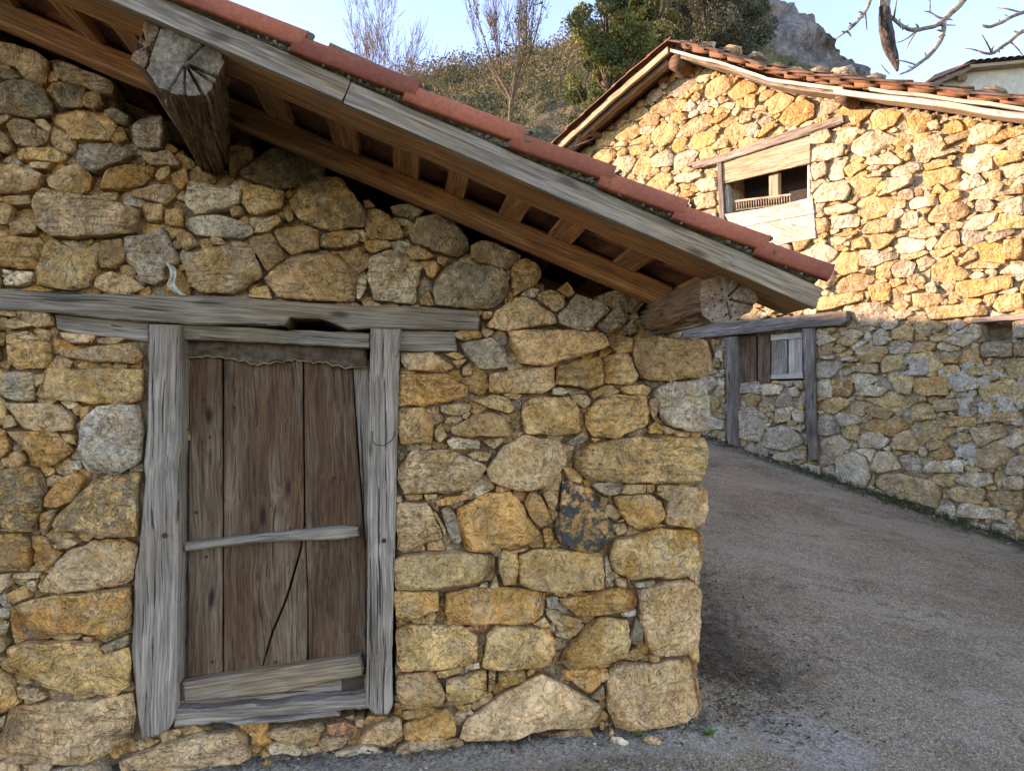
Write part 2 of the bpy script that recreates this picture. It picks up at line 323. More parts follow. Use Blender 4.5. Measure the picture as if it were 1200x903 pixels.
# stone outlines traced on the facades: class letter, then corners; one dark sliver is shade traced as a stone
NEAR_STONES = """
t 0,50 40,60 60,73 53,102 33,95 20,82 0,75
k 0,84 20,85 29,95 13,97 2,93
k 0,111 11,99 33,97 53,106 66,124 64,137 42,141 13,137 0,133
t 63,75 73,75 102,86 137,100 133,113 120,115 106,106 89,103 71,95
k 64,100 101,106 99,128 75,130 66,115
b 104,111 120,111 124,124 113,131 100,126
k 122,131 135,128 153,137 151,148 135,146 124,137
g 155,151 168,140 190,138 194,155 193,177 164,175 155,164
t 10,149 20,141 33,142 60,157 55,166 42,173 22,171
t 42,141 55,142 64,153 60,157 44,147
y 63,136 93,132 124,135 142,151 131,167 89,166 84,157 66,148
t 0,137 16,137 13,144 0,151
b 0,153 13,162 18,175 11,182 0,179
y 19,182 35,175 66,175 82,184 73,192 44,190 22,188
g 89,185 102,171 142,172 161,183 144,193 117,205 106,203
t 168,184 199,178 213,193 210,196 177,195
o 133,153 146,151 153,166 137,171 131,164
t 0,192 22,195 55,207 50,221 32,229 0,228
t 37,192 66,193 58,201 39,199
t 58,213 71,202 97,193 110,207 107,224 97,230 71,226 60,220
o 119,225 129,202 146,196 185,198 180,207 171,217 146,224
y 188,198 201,195 200,206 188,214 182,208
o 201,206 219,197 222,214 214,224 205,217
t 156,224 183,218 207,219 207,231 195,241 178,235 156,231
t 105,232 139,226 138,237 122,237
t 44,232 56,224 117,235 166,245 161,274 97,281 66,279 49,265
t 0,232 39,230 40,241 19,243 0,237
t 168,238 192,240 192,259 175,260 169,251
y 194,245 216,251 216,268 195,264
o 0,280 49,279 58,290 44,316 0,312
t 0,238 17,241 15,253 10,265 0,263
b 15,263 34,258 49,260 46,275 15,277
y 49,307 63,279 80,290 100,292 117,282 117,307 107,336 80,341 49,336 46,321
b 119,282 146,281 149,307 134,316 119,316
g 149,280 195,269 212,309 192,316 197,329 185,337 171,331 151,309
t 115,326 132,319 156,326 171,338 146,346 122,343 112,336
w 7,329 24,319 44,320 41,331 24,337 10,336
w 6,316 18,319 15,326 5,326
b 207,275 224,273 234,287 219,295 210,287
t 0,360 22,362 21,372 0,370
t 10,377 18,372 44,382 22,387 9,385
b 23,362 61,368 66,382 49,385 22,372
y 10,393 33,390 60,402 61,420 54,432 24,433 12,423
w 6,438 27,435 43,438 42,469 18,469 6,463
t 44,439 57,438 54,450 45,454
y 49,462 60,432 120,433 170,432 166,469 138,474 90,471 51,465
t 69,411 99,409 161,402 170,417 161,426 111,424 75,418
t 72,390 114,393 111,402 84,403
t 115,397 135,396 154,397 132,405 117,402
t 10,472 72,474 87,486 88,503 45,505 27,499 21,486
g 99,495 120,475 164,474 170,501 167,539 143,553 105,553 97,527
o 13,505 69,506 87,527 66,545 48,545 36,530 18,512
o 0,432 6,432 10,450 3,465 0,465
o 0,501 9,503 12,521 6,533 0,536
t 4,486 18,486 24,498 9,502
Y 0,551 30,545 51,551 55,578 45,620 0,620
o 57,581 78,556 96,553 99,563 87,587 72,593 57,592
Y 64,614 78,596 120,554 163,554 163,626 120,626 99,620 72,620
b 15,530 27,527 33,539 24,548 9,545
o 96,477 105,475 106,486 96,493
t 75,508 90,509 93,521 81,518
t 51,599 67,596 64,608 54,626 49,617
g 85,539 99,539 97,550 85,548
b 0,390 9,390 9,405 0,406
o 0,626 28,623 38,633 34,667 0,667
o 39,626 50,626 63,639 75,648 53,669 41,664 47,648 39,639
t 64,637 82,629 97,634 82,642 67,642
t 49,683 85,645 110,633 147,629 161,639 158,676 135,686 75,692 52,691
t 19,670 49,670 47,676 19,676
t 0,672 16,670 13,686 0,692
o 9,695 34,683 38,698 19,706 11,703
o 16,709 63,695 103,692 155,686 157,733 132,741 100,739 31,747 19,736
y 14,755 38,749 82,747 118,753 122,764 154,755 155,799 132,810 85,808 56,800 25,780
t 63,744 100,739 94,747 66,747
r 99,744 111,744 110,750 100,750
y 0,781 16,796 25,821 0,835
y 0,767 19,770 24,786 13,786 0,778
t 22,802 47,805 55,817 44,821 25,814
t 0,877 19,827 60,821 94,821 119,817 154,811 160,833 154,865 103,891 19,891 0,885
y 125,810 149,803 138,813 125,814
t 0,888 19,891 25,903 0,903
t 30,894 63,891 60,902 30,903
g 2,711 16,711 14,723 3,720
w 0,733 13,727 9,742 0,745
t 0,839 9,836 6,852 0,855
t 34,680 45,678 44,692 36,689
k 118,755 154,741 154,753 125,764
b 270,174 287,170 299,178 298,188 281,201 271,207
K 284,206 297,193 322,175 353,186 381,197 380,210 348,219 327,223 289,212
w 218,231 225,214 251,219 284,224 284,239 271,246 231,252 219,242
y 287,219 310,220 335,226 332,247 310,252 294,252 285,239
Y 339,238 353,219 378,210 401,214 416,231 430,252 429,267 383,271 353,260 343,247
g 219,254 264,254 294,265 297,275 279,281 231,277 219,267
t 298,275 307,260 327,253 332,262 315,274
t 200,244 215,247 217,262 200,267
b 332,244 339,240 346,257 340,262 332,254
b 322,272 353,265 373,272 376,293 343,300 327,288
t 378,277 399,270 422,275 419,288 394,293 376,290
y 427,262 429,244 444,247 457,254 475,275 472,281 434,281
y 427,282 455,282 460,290 437,298 427,290
k 457,244 478,240 498,249 485,258 465,254
t 222,318 238,295 264,290 297,293 308,326 276,345 238,346 224,333
t 248,280 261,280 269,289 251,288
b 209,272 220,272 231,288 215,293
t 312,328 322,316 343,300 394,298 419,323 416,354 358,352 327,349
b 395,296 433,298 432,313 420,322
w 419,328 430,321 430,338 422,352 418,351
y 296,338 315,335 320,351 292,349
w 433,303 455,293 475,298 495,313 490,328 488,356 437,354 433,328
t 471,291 500,293 500,304 483,305
b 425,238 432,235 441,244 429,246
b 289,280 320,275 335,303 315,321 307,308
b 269,242 284,242 289,252 274,257
k 479,275 488,258 511,253 531,263 547,280 549,294 536,303 511,296 484,286
k 552,289 562,284 582,286 608,300 608,307 592,317 562,310 552,304
y 600,309 615,304 628,309 634,324 628,335 603,347 598,335
k 508,330 529,308 587,317 595,327 590,350 580,361 557,363 511,359 508,345
y 471,290 491,289 512,301 498,305 483,304
y 498,316 508,305 516,314 508,327 501,324
b 460,256 468,262 474,280 460,281
t 568,383 582,365 603,350 615,349 648,370 652,380 592,388
t 629,345 643,340 661,347 661,360 650,366 629,352
g 652,370 674,346 704,354 712,365 689,388 674,387 655,380
k 694,350 717,341 748,340 755,352 740,368 712,359
k 697,383 722,360 736,370 730,383 712,391
k 727,386 740,375 747,388 738,394
t 594,389 638,387 704,391 711,406 674,419 638,428 610,426 599,406
y 531,391 544,386 562,388 564,396 544,400 533,396
g 539,403 577,397 590,408 595,429 562,434 552,421
o 710,394 740,396 739,412 722,414 713,406
b 491,352 503,341 510,360 493,359
g 608,347 620,336 633,340 626,350
b 652,340 664,331 673,345 664,350
b 512,301 526,304 521,314 512,309
t 566,365 577,366 575,373 564,375
t 470,415 506,412 531,430 520,436 476,434 470,425
o 466,439 520,439 548,454 545,465 523,472 469,476 466,461
o 468,479 495,477 508,499 506,519 470,519 466,502
t 515,475 551,472 553,480 537,488 517,483
y 553,469 578,462 595,466 603,480 595,484 570,477
t 573,439 606,433 646,430 650,452 634,462 603,461 574,459
b 529,502 553,486 578,483 601,499 598,511 551,512 529,508
t 509,505 517,495 524,511 515,519 509,513
w 523,516 531,512 562,516 562,526 529,526
t 565,516 589,512 591,516 578,527
t 547,533 556,528 576,530 570,540 556,538
t 469,544 482,527 523,527 562,541 570,548 545,574 473,578 468,560
t 570,549 589,522 612,511 656,516 661,544 639,571 606,574 573,563
y 520,415 534,412 545,418 537,422
y 529,423 547,421 537,432
t 542,430 551,425 553,439 542,441
t 589,461 612,462 606,469 592,465
y 612,472 623,466 665,465 677,479 676,505 657,509 615,508 611,488
y 651,450 654,429 702,418 703,451 687,457
y 704,418 735,415 747,441 737,450 704,450
y 726,454 751,450 763,455 759,464 734,462
y 691,459 706,452 708,459 695,468
t 668,463 688,462 691,472 682,479 670,469
y 684,486 698,469 720,462 753,463 760,483 756,497 723,513 693,511 686,497
t 759,469 767,465 770,475 766,493 759,480
o 759,499 767,493 776,501 774,508 759,508
t 773,497 794,506 778,509
k 661,519 682,505 690,513 676,522
k 640,509 661,511 657,516 640,516
o 691,513 704,513 695,518
g 646,455 657,454 668,459 659,463 646,462
t 464,589 500,587 508,600 519,628 500,635 475,645 466,641
o 511,586 522,581 550,578 550,583 532,589 513,592
k 517,597 528,593 535,604 541,632 537,637 530,636 522,613
y 506,599 511,599 522,619 521,628 515,613
o 536,595 568,579 596,576 609,588 616,604 632,622 625,633 568,645 546,641 540,619
o 614,588 621,575 632,580 647,611 632,616 621,606
t 635,577 643,573 654,584 649,599 642,593
o 635,619 645,617 649,632 638,636
y 464,654 473,648 532,645 578,650 578,668 566,677 532,685 489,689 467,688 464,672
y 584,654 589,644 606,646 607,668 603,683 590,685 585,668
t 561,685 570,679 572,685 566,689
t 573,687 581,672 584,687 579,690
t 596,645 620,640 616,644 601,647
t 464,580 471,580 471,588 465,589
t 473,579 495,578 495,584 477,586
y 496,578 513,578 510,584 499,584
O 657,562 671,564 695,575 708,600 716,617 715,632 700,643 677,643 655,637 649,619 655,600 658,580
g 692,567 721,563 731,567 726,577 713,581 702,577
y 732,567 756,567 755,577 735,579 726,578
o 757,567 767,567 766,576 757,577
t 769,568 796,568 796,573 779,577 769,575
o 717,581 743,580 759,579 772,586 776,602 768,611 744,620 735,613 722,593
t 703,582 713,583 708,593 703,589
t 707,593 715,589 728,602 719,610 711,604
y 716,613 732,611 735,619 730,627 721,626
w 707,652 711,649 716,665 712,687 708,683
w 740,681 768,678 765,685 744,687
y 720,676 732,676 733,687 721,685
y 609,650 625,643 640,643 673,644 700,646 707,672 706,687 658,692 622,688 609,681
t 721,610 730,607 730,611
o 463,691 490,690 514,690 513,712 490,724 465,724
o 522,693 552,687 614,688 637,693 635,718 623,727 536,730 524,722
y 465,736 480,730 539,732 559,743 555,774 524,781 474,784 465,774
r 544,732 573,730 567,738 545,738
y 565,777 570,743 583,732 638,733 649,746 648,774 607,781 579,781
o 623,730 638,721 645,733 632,734
b 465,789 493,786 508,786 522,814 517,823 474,829 466,814
y 510,786 542,778 541,786 514,794
y 522,792 542,791 569,783 569,805 555,822 524,825
b 572,783 581,784 579,801 572,811
y 583,786 614,783 617,795 592,803 584,801
y 533,826 555,822 542,835
o 473,845 490,842 521,828 533,839 533,857 514,863 476,863
y 471,831 486,830 486,839 473,842
t 539,860 547,842 589,811 634,787 665,803 699,822 702,832 697,848 638,849 601,862 545,863
g 638,699 654,699 654,708 641,710
t 638,712 657,715 658,732 651,733 640,719
w 544,778 561,774 562,781 545,783
b 617,783 626,781 627,787 617,792
y 482,724 496,719 499,729 483,730
o 655,701 674,698 733,685 744,699 744,708 733,716 677,721 662,708
y 655,772 665,755 686,733 702,722 733,724 735,746 730,764 696,778 668,781
k 733,753 745,722 753,733 753,749 745,755
y 646,729 659,719 683,725 671,733 652,733
t 649,741 674,733 668,746 655,746
g 640,702 654,702 649,710 640,710
o 640,733 649,746 649,767 640,774
o 657,786 674,780 711,783 702,801 690,811 674,801
b 728,770 742,756 756,767 745,774
w 725,716 744,712 742,719 730,721
y 700,791 711,783 713,792 705,798
k 691,814 707,801 708,808 702,814
o 758,767 770,766 772,774 761,774
y 699,842 707,843 707,853 702,853
t 311,858 338,848 382,850 365,862 341,870
r 383,847 405,843 422,852 398,860 385,857
t 420,867 435,848 469,838 472,858 452,869
t 417,840 427,840 425,850 417,848
t 372,869 385,860 410,863 402,874 382,879
"""
# stone outlines traced on the facades: class letter, then corners
QUOINS = """
b 741,396 831,397 834,414 831,440 784,447 748,443 741,427
g 765,458 784,447 824,445 828,475 827,505 806,506 784,501 771,488
y 673,527 695,519 731,512 823,512 828,527 827,549 820,564 751,566 690,562 673,549
t 766,577 796,570 820,568 827,575 828,595 823,613 810,618 776,612 777,595 779,586
y 716,632 750,624 772,617 816,621 822,626 819,668 805,674 768,677 735,677 719,668 713,650
t 747,690 776,679 807,677 821,693 818,746 814,761 789,767 764,766 755,749 748,724
t 714,783 721,774 770,775 807,769 815,777 820,829 814,835 795,843 721,854 711,832 711,798
t 141,888 160,881 210,864 239,857 280,853 292,861 294,884 283,892 228,897 144,902
"""
# stone outlines traced on the facades: class letter, then corners
FAR_STONES = """
w 764,186 783,174 791,183 789,195 765,198
w 797,130 810,116 818,125 813,132
t 756,138 765,133 775,135 773,147 760,149
w 791,88 799,81 813,80 813,89 797,93
t 770,97 783,88 786,92 775,101
w 830,124 837,114 845,122 842,128
w 846,125 853,120 864,122 858,130
w 858,135 868,124 871,128 863,138
o 833,146 845,133 855,132 853,138 842,146
w 871,159 874,146 884,143 891,149 882,163
o 888,162 895,149 911,141 908,151 895,161
t 864,143 871,130 884,130 882,141 871,146
t 884,130 890,124 902,125 900,132
w 790,209 797,203 823,203 810,215 794,215
w 815,215 823,210 841,209 842,223 823,226
t 781,223 789,215 797,220 791,231
t 757,181 770,170 773,175 762,186
t 833,173 842,162 855,162 853,173 837,177
t 791,143 805,141 802,149
y 874,112 887,110 887,128 874,128
w 951,153 972,150 977,161 968,170 951,170
w 951,175 972,168 992,169 990,183 972,189 951,191
w 951,196 968,189 972,196 970,205 953,214
w 951,227 965,215 994,213 999,222 994,235 960,239
w 965,244 994,238 1007,244 999,249 970,253
w 975,256 999,250 1009,253 1007,266 977,270
t 954,256 970,255 975,264 972,272 955,277
y 1010,264 1033,256 1033,271 1014,276
o 975,276 1004,269 1007,274 992,278
o 998,281 1014,277 1019,289 999,292
w 1007,308 1009,293 1033,293 1033,308 1014,312
w 817,217 837,209 838,222 824,227
t 813,232 838,224 840,242 817,247
o 791,235 802,222 817,225 814,230
w 790,205 824,202 825,208 804,215 791,213
w 817,249 840,244 840,259 824,254
w 1087,145 1100,140 1104,151 1090,154
t 1106,163 1137,151 1138,160 1112,171
w 1090,184 1127,171 1127,177 1096,187
y 1081,193 1117,187 1118,194 1084,201
w 1024,194 1042,176 1061,190 1056,194
y 988,198 1000,190 1019,194 997,210
w 1025,232 1050,210 1073,204 1069,216 1044,227
w 1011,207 1036,201 1036,207 1016,209
y 1089,227 1100,213 1112,227
w 1062,238 1075,230 1101,232 1100,241 1065,247
t 1084,253 1096,241 1131,236 1140,250 1115,263 1087,261
g 1141,235 1158,232 1168,238 1165,249 1143,249
w 1127,269 1143,252 1171,250 1166,263 1146,272
g 1151,278 1189,267 1191,273 1158,287
t 1010,272 1019,260 1053,256 1050,272 1013,275
w 1055,266 1062,249 1078,247 1078,266 1062,269
w 1062,278 1069,269 1096,264 1106,275 1084,281
t 1093,294 1106,275 1124,269 1127,287
w 1007,312 1010,294 1055,295 1053,303 1022,314
g 1044,312 1059,303 1075,309 1069,325 1047,326
o 1120,343 1121,331 1186,322 1189,337 1134,351
y 1163,359 1171,346 1200,342 1200,362 1171,367
o 1017,334 1044,331 1044,353 1022,353
w 1084,334 1096,329 1101,343 1087,345
y 960,349 1013,340 1014,349 979,362 960,365
t 1050,337 1069,332 1079,340 1059,346
y 1162,185 1171,176 1199,177 1199,188 1168,196
t 1171,229 1200,213 1200,227 1177,230
w 1169,239 1200,229 1200,253 1177,250
t 1120,312 1137,292 1146,294 1146,303 1124,312
t 1127,315 1146,306 1174,309 1171,315
y 1177,281 1200,278 1200,303 1179,306
o 997,281 1013,277 1019,291 999,292
w 1117,222 1146,201 1157,216 1134,224
y 1158,201 1174,198 1174,213 1160,215
t 1027,556 1056,554 1103,566 1105,579 1100,596 1046,583 1027,569
w 980,536 1000,528 1017,536 1022,559 1012,578 980,569
w 1018,549 1027,529 1046,528 1058,549 1030,554
t 1046,526 1050,509 1066,502 1081,523 1076,529
o 1070,456 1073,443 1110,440 1113,463 1080,465
y 1033,418 1060,415 1063,433 1035,438
w 1005,509 1030,505 1046,516 1036,526 1007,524
y 1123,436 1140,428 1179,430 1176,438 1130,441
w 1116,453 1146,445 1149,455 1123,460
w 1105,400 1140,378 1151,383 1151,395 1130,408
w 983,392 1000,385 1013,390 1003,398
g 1022,393 1033,383 1043,390 1041,403 1025,406
y 1046,387 1060,380 1073,383 1070,400 1046,398
y 1081,360 1120,357 1159,358 1159,370 1090,375
t 1003,428 1030,425 1032,438 1007,436
w 1000,463 1020,450 1043,455 1033,465
o 980,445 997,446 1002,453 997,465 980,465
t 1013,480 1033,476 1050,483 1040,493 1017,486
w 1078,553 1090,539 1131,538 1131,554
w 1118,563 1136,553 1163,553 1166,566 1140,573
t 1153,579 1166,574 1200,576 1200,599 1166,596
w 1121,606 1126,588 1179,596 1179,609
w 1149,614 1179,613 1189,624 1179,627
t 1136,503 1176,496 1183,509 1146,526
w 1174,559 1200,556 1200,574 1176,573
t 1151,495 1163,485 1200,480 1200,493
t 1093,470 1123,465 1126,480 1096,483
o 1108,486 1146,488 1146,500 1113,500
y 1083,519 1096,513 1115,521 1090,529
o 1065,410 1080,400 1100,401 1096,411 1066,415
y 1100,420 1126,415 1123,426 1103,426
k 1147,401 1188,400 1188,418 1149,419
k 1189,400 1213,399 1213,418 1189,418
g 1187,377 1213,372 1213,396 1188,397
y 866,467 879,460 894,465 886,477 868,475
w 892,451 907,449 921,451 915,462 894,464
w 908,497 909,478 927,477 927,493
g 894,503 915,495 938,507 944,519 921,529 895,523
w 866,481 889,480 902,490 892,519 868,513
w 905,531 924,529 934,536 927,542 909,540
o 973,445 984,444 1002,447 999,464 979,465
w 924,547 944,542 964,547 964,562 935,559
w 984,390 1002,386 1015,392 1002,399
t 961,386 981,383 979,390
w 955,400 973,392 984,398 961,406
w 996,406 1002,400 1020,399 1002,412
o 973,409 984,402 993,409 984,415
t 955,419 979,415 979,422
w 984,422 996,415 1010,422 999,425
y 958,357 973,349 1013,343 1013,353 973,362
t 863,375 886,360 895,364 892,376
t 896,359 915,360 901,372
t 909,370 927,363 934,367
t 835,399 845,398 843,405
o 835,424 845,421 845,432 835,431
w 832,487 850,493 850,504 829,501
w 976,490 984,483 1007,487 1010,495 987,501
g 869,524 884,523 904,530 898,542 872,539
w 924,455 935,452 938,464 927,465
w 930,501 941,495 941,507
"""
# ---------------------------------------------------------------- stone builder
TINT = dict(t=(0.67, 0.395, 0.19), o=(0.72, 0.325, 0.09), y=(0.72, 0.405, 0.145), g=(0.54, 0.42, 0.28),
            w=(0.74, 0.58, 0.36), b=(0.45, 0.24, 0.095), k=(0.36, 0.26, 0.145), r=(0.55, 0.22, 0.11),
            T=(0.47, 0.315, 0.155), O=(0.53, 0.28, 0.09), Y=(0.53, 0.345, 0.135), G=(0.42, 0.35, 0.245), W=(0.60, 0.49, 0.32))
STAIN = dict(t=(.55, .0, .35), o=(.7, .05, .1), y=(.7, .1, .35), g=(.15, .1, .5), w=(.35, .1, .3), b=(.5, .1, .1), k=(.25, .25, .25), r=(.2, 0, .1),
             T=(.3, .0, .35), O=(.45, .0, .2), Y=(.35, .0, .4), G=(.1, .05, .5), W=(.25, .0, .3))

def resample(poly, n):
    P = np.asarray(poly, float); Q = np.roll(P, -1, 0)
    L = np.linalg.norm(Q - P, axis=1); S = np.concatenate([[0], np.cumsum(L)])
    t = np.linspace(0, S[-1], n, endpoint=False)
    i = np.clip(np.searchsorted(S, t, 'right') - 1, 0, len(P) - 1)
    f = (t - S[i]) / np.maximum(L[i], 1e-9)
    return P[i] + (Q[i] - P[i]) * f[:, None], S[-1]
def resample_c(poly, n):
    P = np.asarray(poly, float); Q = np.roll(P, -1, 0); L = np.linalg.norm(Q - P, axis=1); tot = L.sum(); out = []
    for a, b, l in zip(P, Q, L):
        m = max(1, int(round(n * l / tot)))
        for i in range(m): out.append(a + (b - a) * i / m)
    return np.array(out), tot
def area(poly):
    P = np.asarray(poly, float); Q = np.roll(P, -1, 0)
    return 0.5 * float(np.sum(P[:, 0] * Q[:, 1] - Q[:, 0] * P[:, 1]))

def stone_geo(poly, lod=1.0, proud=0.02, back=0.12, rough=1.0, shrink=0.0, seed=None):
    """returns V (a, out, b) with out negative toward the viewer, F"""
    rs = np.random.default_rng(seed if seed is not None else int(rng.integers(1 << 30)))
    P = np.asarray(poly, float)
    if area(P) < 0: P = P[::-1]
    A = abs(area(P)); size = math.sqrt(A)
    n = int(np.clip(len(P) * 1.2 + size * 130 * lod, 9, 60)); n += n % 2
    C, per = resample_c(P, n); n = len(C)
    C = 0.8 * C + 0.10 * (np.roll(C, 1, 0) + np.roll(C, -1, 0))
    cen = C.mean(0)
    D = C - cen; ln = np.linalg.norm(D, axis=1)
    off = rs.uniform(-50, 50, 3)
    jit = np.array([noise.noise(Vector((c[0] * 14 + off[0], c[1] * 14, off[1]))) + 0.5 * noise.noise(Vector((c[0] * 40, c[1] * 40 + off[0], off[2]))) for c in C])
    ln2 = ln + jit * min(0.011, size * 0.06) * rough - shrink
    ln2 = np.maximum(ln2, ln * 0.45)
    D = D / ln[:, None]
    r = min(0.008 + 0.03 * size, 0.10 * size)      # edge rounding
    rings = int(np.clip(3 + size * 26 * lod, 3, 10))
    # a nearly flat riven face, sometimes folded, with corners knocked off
    pl = [(0.0, 0.0, 0.0)]; ext = np.linalg.norm(C - cen, axis=1).max()
    if rs.random() < .45:
        a = rs.uniform(0, 2 * math.pi); sl = rs.uniform(0.10, 0.34); pl.append((math.cos(a) * sl, math.sin(a) * sl, rs.uniform(-.05, .15) * sl * size))
    for _ in range(rs.integers(1, 5)):
        a = rs.uniform(0, 2 * math.pi); sl = rs.uniform(0.35, 1.1); dirv = np.array([math.cos(a), math.sin(a)])
        e = float(((C - cen) @ dirv).max()); pl.append((dirv[0] * sl, dirv[1] * sl, sl * e * rs.uniform(.55, .9)))
    tilt = rs.normal(0, 0.07, 2)
    V = [np.column_stack([cen[0] + D[:, 0] * ln2 * 0.9, np.full(n, back), cen[1] + D[:, 1] * ln2 * 0.9]),
         np.column_stack([cen[0] + D[:, 0] * ln2, np.full(n, max(r * 1.3, 0.012) - proud), cen[1] + D[:, 1] * ln2])]
    fr = [1 - 0.25 * r / (size * .5), 1 - 0.9 * r / (size * .5)]
    dep = [r * 0.35, 0.0]
    for q in np.linspace(fr[-1], 0, rings + 1)[1:-1]:
        fr.append(q); dep.append(0)
    for f, dd in zip(fr, dep):
        f = max(f, 0.04)
        X = cen[0] + D[:, 0] * ln2 * f; Z = cen[1] + D[:, 1] * ln2 * f
        Y = np.empty(n)
        for j in range(n):
            dx, dz = X[j] - cen[0], Z[j] - cen[1]
            h = min(c0 - ax * dx - az * dz for ax, az, c0 in pl)
            h = max(h, -0.24 * size)
            v = Vector((X[j] * 9 + off[0], Z[j] * 9 + off[1], off[2]))
            h += (noise.fractal(v, 0.8, 2.1, 3) * 0.012 + noise.noise(v * 4.5) * 0.0035) * rough * min(1, size / 0.12)
            h += tilt[0] * dx + tilt[1] * dz
            lim = 0.9
            Y[j] = -proud - h * lim + dd
        Y = np.minimum(Y, back * 0.5)
        V.append(np.column_stack([X, Y, Z]))
    Vc = V[-1].mean(0)
    V.append(Vc[None]); V = np.concatenate(V)
    F = []
    nr = 2 + len(fr)
    for q in range(nr - 1):
        for j in range(n):
            a = q * n + j; b = q * n + (j + 1) % n
            F.append((a, b, b + n, a + n))
    last = nr * n
    for j in range(n): F.append(((nr - 1) * n + j, (nr - 1) * n + (j + 1) % n, last))
    return V, F, np.array([cen[0], 0, cen[1]])

def stone_cols(cls, nv, rs=None, dark=False):
    j = rng.normal(1, 0.10); hue = rng.normal(0, 0.03)
    c = np.array(TINT[cls]) * j * np.array([1 + hue, 1, 1 - hue * 1.5])
    s = np.array(STAIN[cls]) * rng.uniform(0.4, 1.35, 3)
    if dark: s[1] = dark
    return np.tile(np.append(c, 1), (nv, 1)), np.tile(np.append(np.clip(s, 0, 1), rng.random()), (nv, 1))

def orient(V, B):
    """V in (a,out,b) -> building frame through basis B: (origin, a-axis, out-axis, b-axis)"""
    o, a, n, b = B
    return V[:, 0:1] * a + V[:, 1:2] * n + V[:, 2:3] * b + o
ID = (np.zeros(3), np.array([1., 0, 0]), np.array([0, 1., 0]), np.array([0, 0, 1.]))

def put_stone(parent, geo, cls, B=ID, dark=False, name='stone'):
    V, F, c = geo
    c3 = orient(c[None], B)[0]
    W = orient(V, B) - c3
    me = mesh(name, W, F, STONE); me.set_sharp_from_angle(angle=R(26))
    a, s = stone_cols(cls, len(V), dark=dark)
    vattr(me, "tint", a); vattr(me, "stain", s)
    return link(name, me, parent, Matrix.Translation(Vector(c3)))
def put_joined(parent, name, geos, B=ID):
    Vs, Fs, T, S, k = [], [], [], [], 0
    for (V, F, c), cls in geos:
        Vs.append(orient(V, B)); Fs += [tuple(i + k for i in f) for f in F]; k += len(V)
        a, s = stone_cols(cls, len(V)); T.append(a); S.append(s)
    me = mesh(name, np.concatenate(Vs), Fs, STONE); me.set_sharp_from_angle(angle=R(26))
    vattr(me, "tint", np.concatenate(T)); vattr(me, "stain", np.concatenate(S))
    o = link(name, me, parent); o['kind'] = 'stuff'
    return o

# ---------------------------------------------------------------- 2D grid region tools
def in_poly(X, Z, poly):
    m = np.zeros(X.shape, bool); n = len(poly); j = n - 1
    for i in range(n):
        xi, zi = poly[i]; xj, zj = poly[j]
        if zi != zj:
            c = ((zi > Z) != (zj > Z)) & (X < (xj - xi) * (Z - zi) / (zj - zi) + xi)
            m ^= c
        j = i
    return m
class Grid:
    def __init__(s, x0, x1, z0, z1, h):
        s.x0, s.z0, s.h = x0, z0, h
        s.nx, s.nz = int((x1 - x0) / h) + 1, int((z1 - z0) / h) + 1
        s.X, s.Z = np.meshgrid(x0 + (np.arange(s.nx) + .5) * h, z0 + (np.arange(s.nz) + .5) * h)
    def mask(s, polys):
        m = np.zeros(s.X.shape, bool)
        for p in polys: m |= in_poly(s.X, s.Z, p)
        return m
def dist_field(occ, h, it=40):
    d = np.where(occ, 0.0, 1e3)
    for _ in range(it):
        p = np.pad(d, 1, constant_values=0)
        m = np.minimum.reduce([p[:-2, 1:-1], p[2:, 1:-1], p[1:-1, :-2], p[1:-1, 2:]]) + h
        q = np.minimum.reduce([p[:-2, :-2], p[2:, 2:], p[:-2, 2:], p[2:, :-2]]) + h * 1.414
        d2 = np.minimum(d, np.minimum(m, q))
        if np.array_equal(d2, d): break
        d = d2
    return d
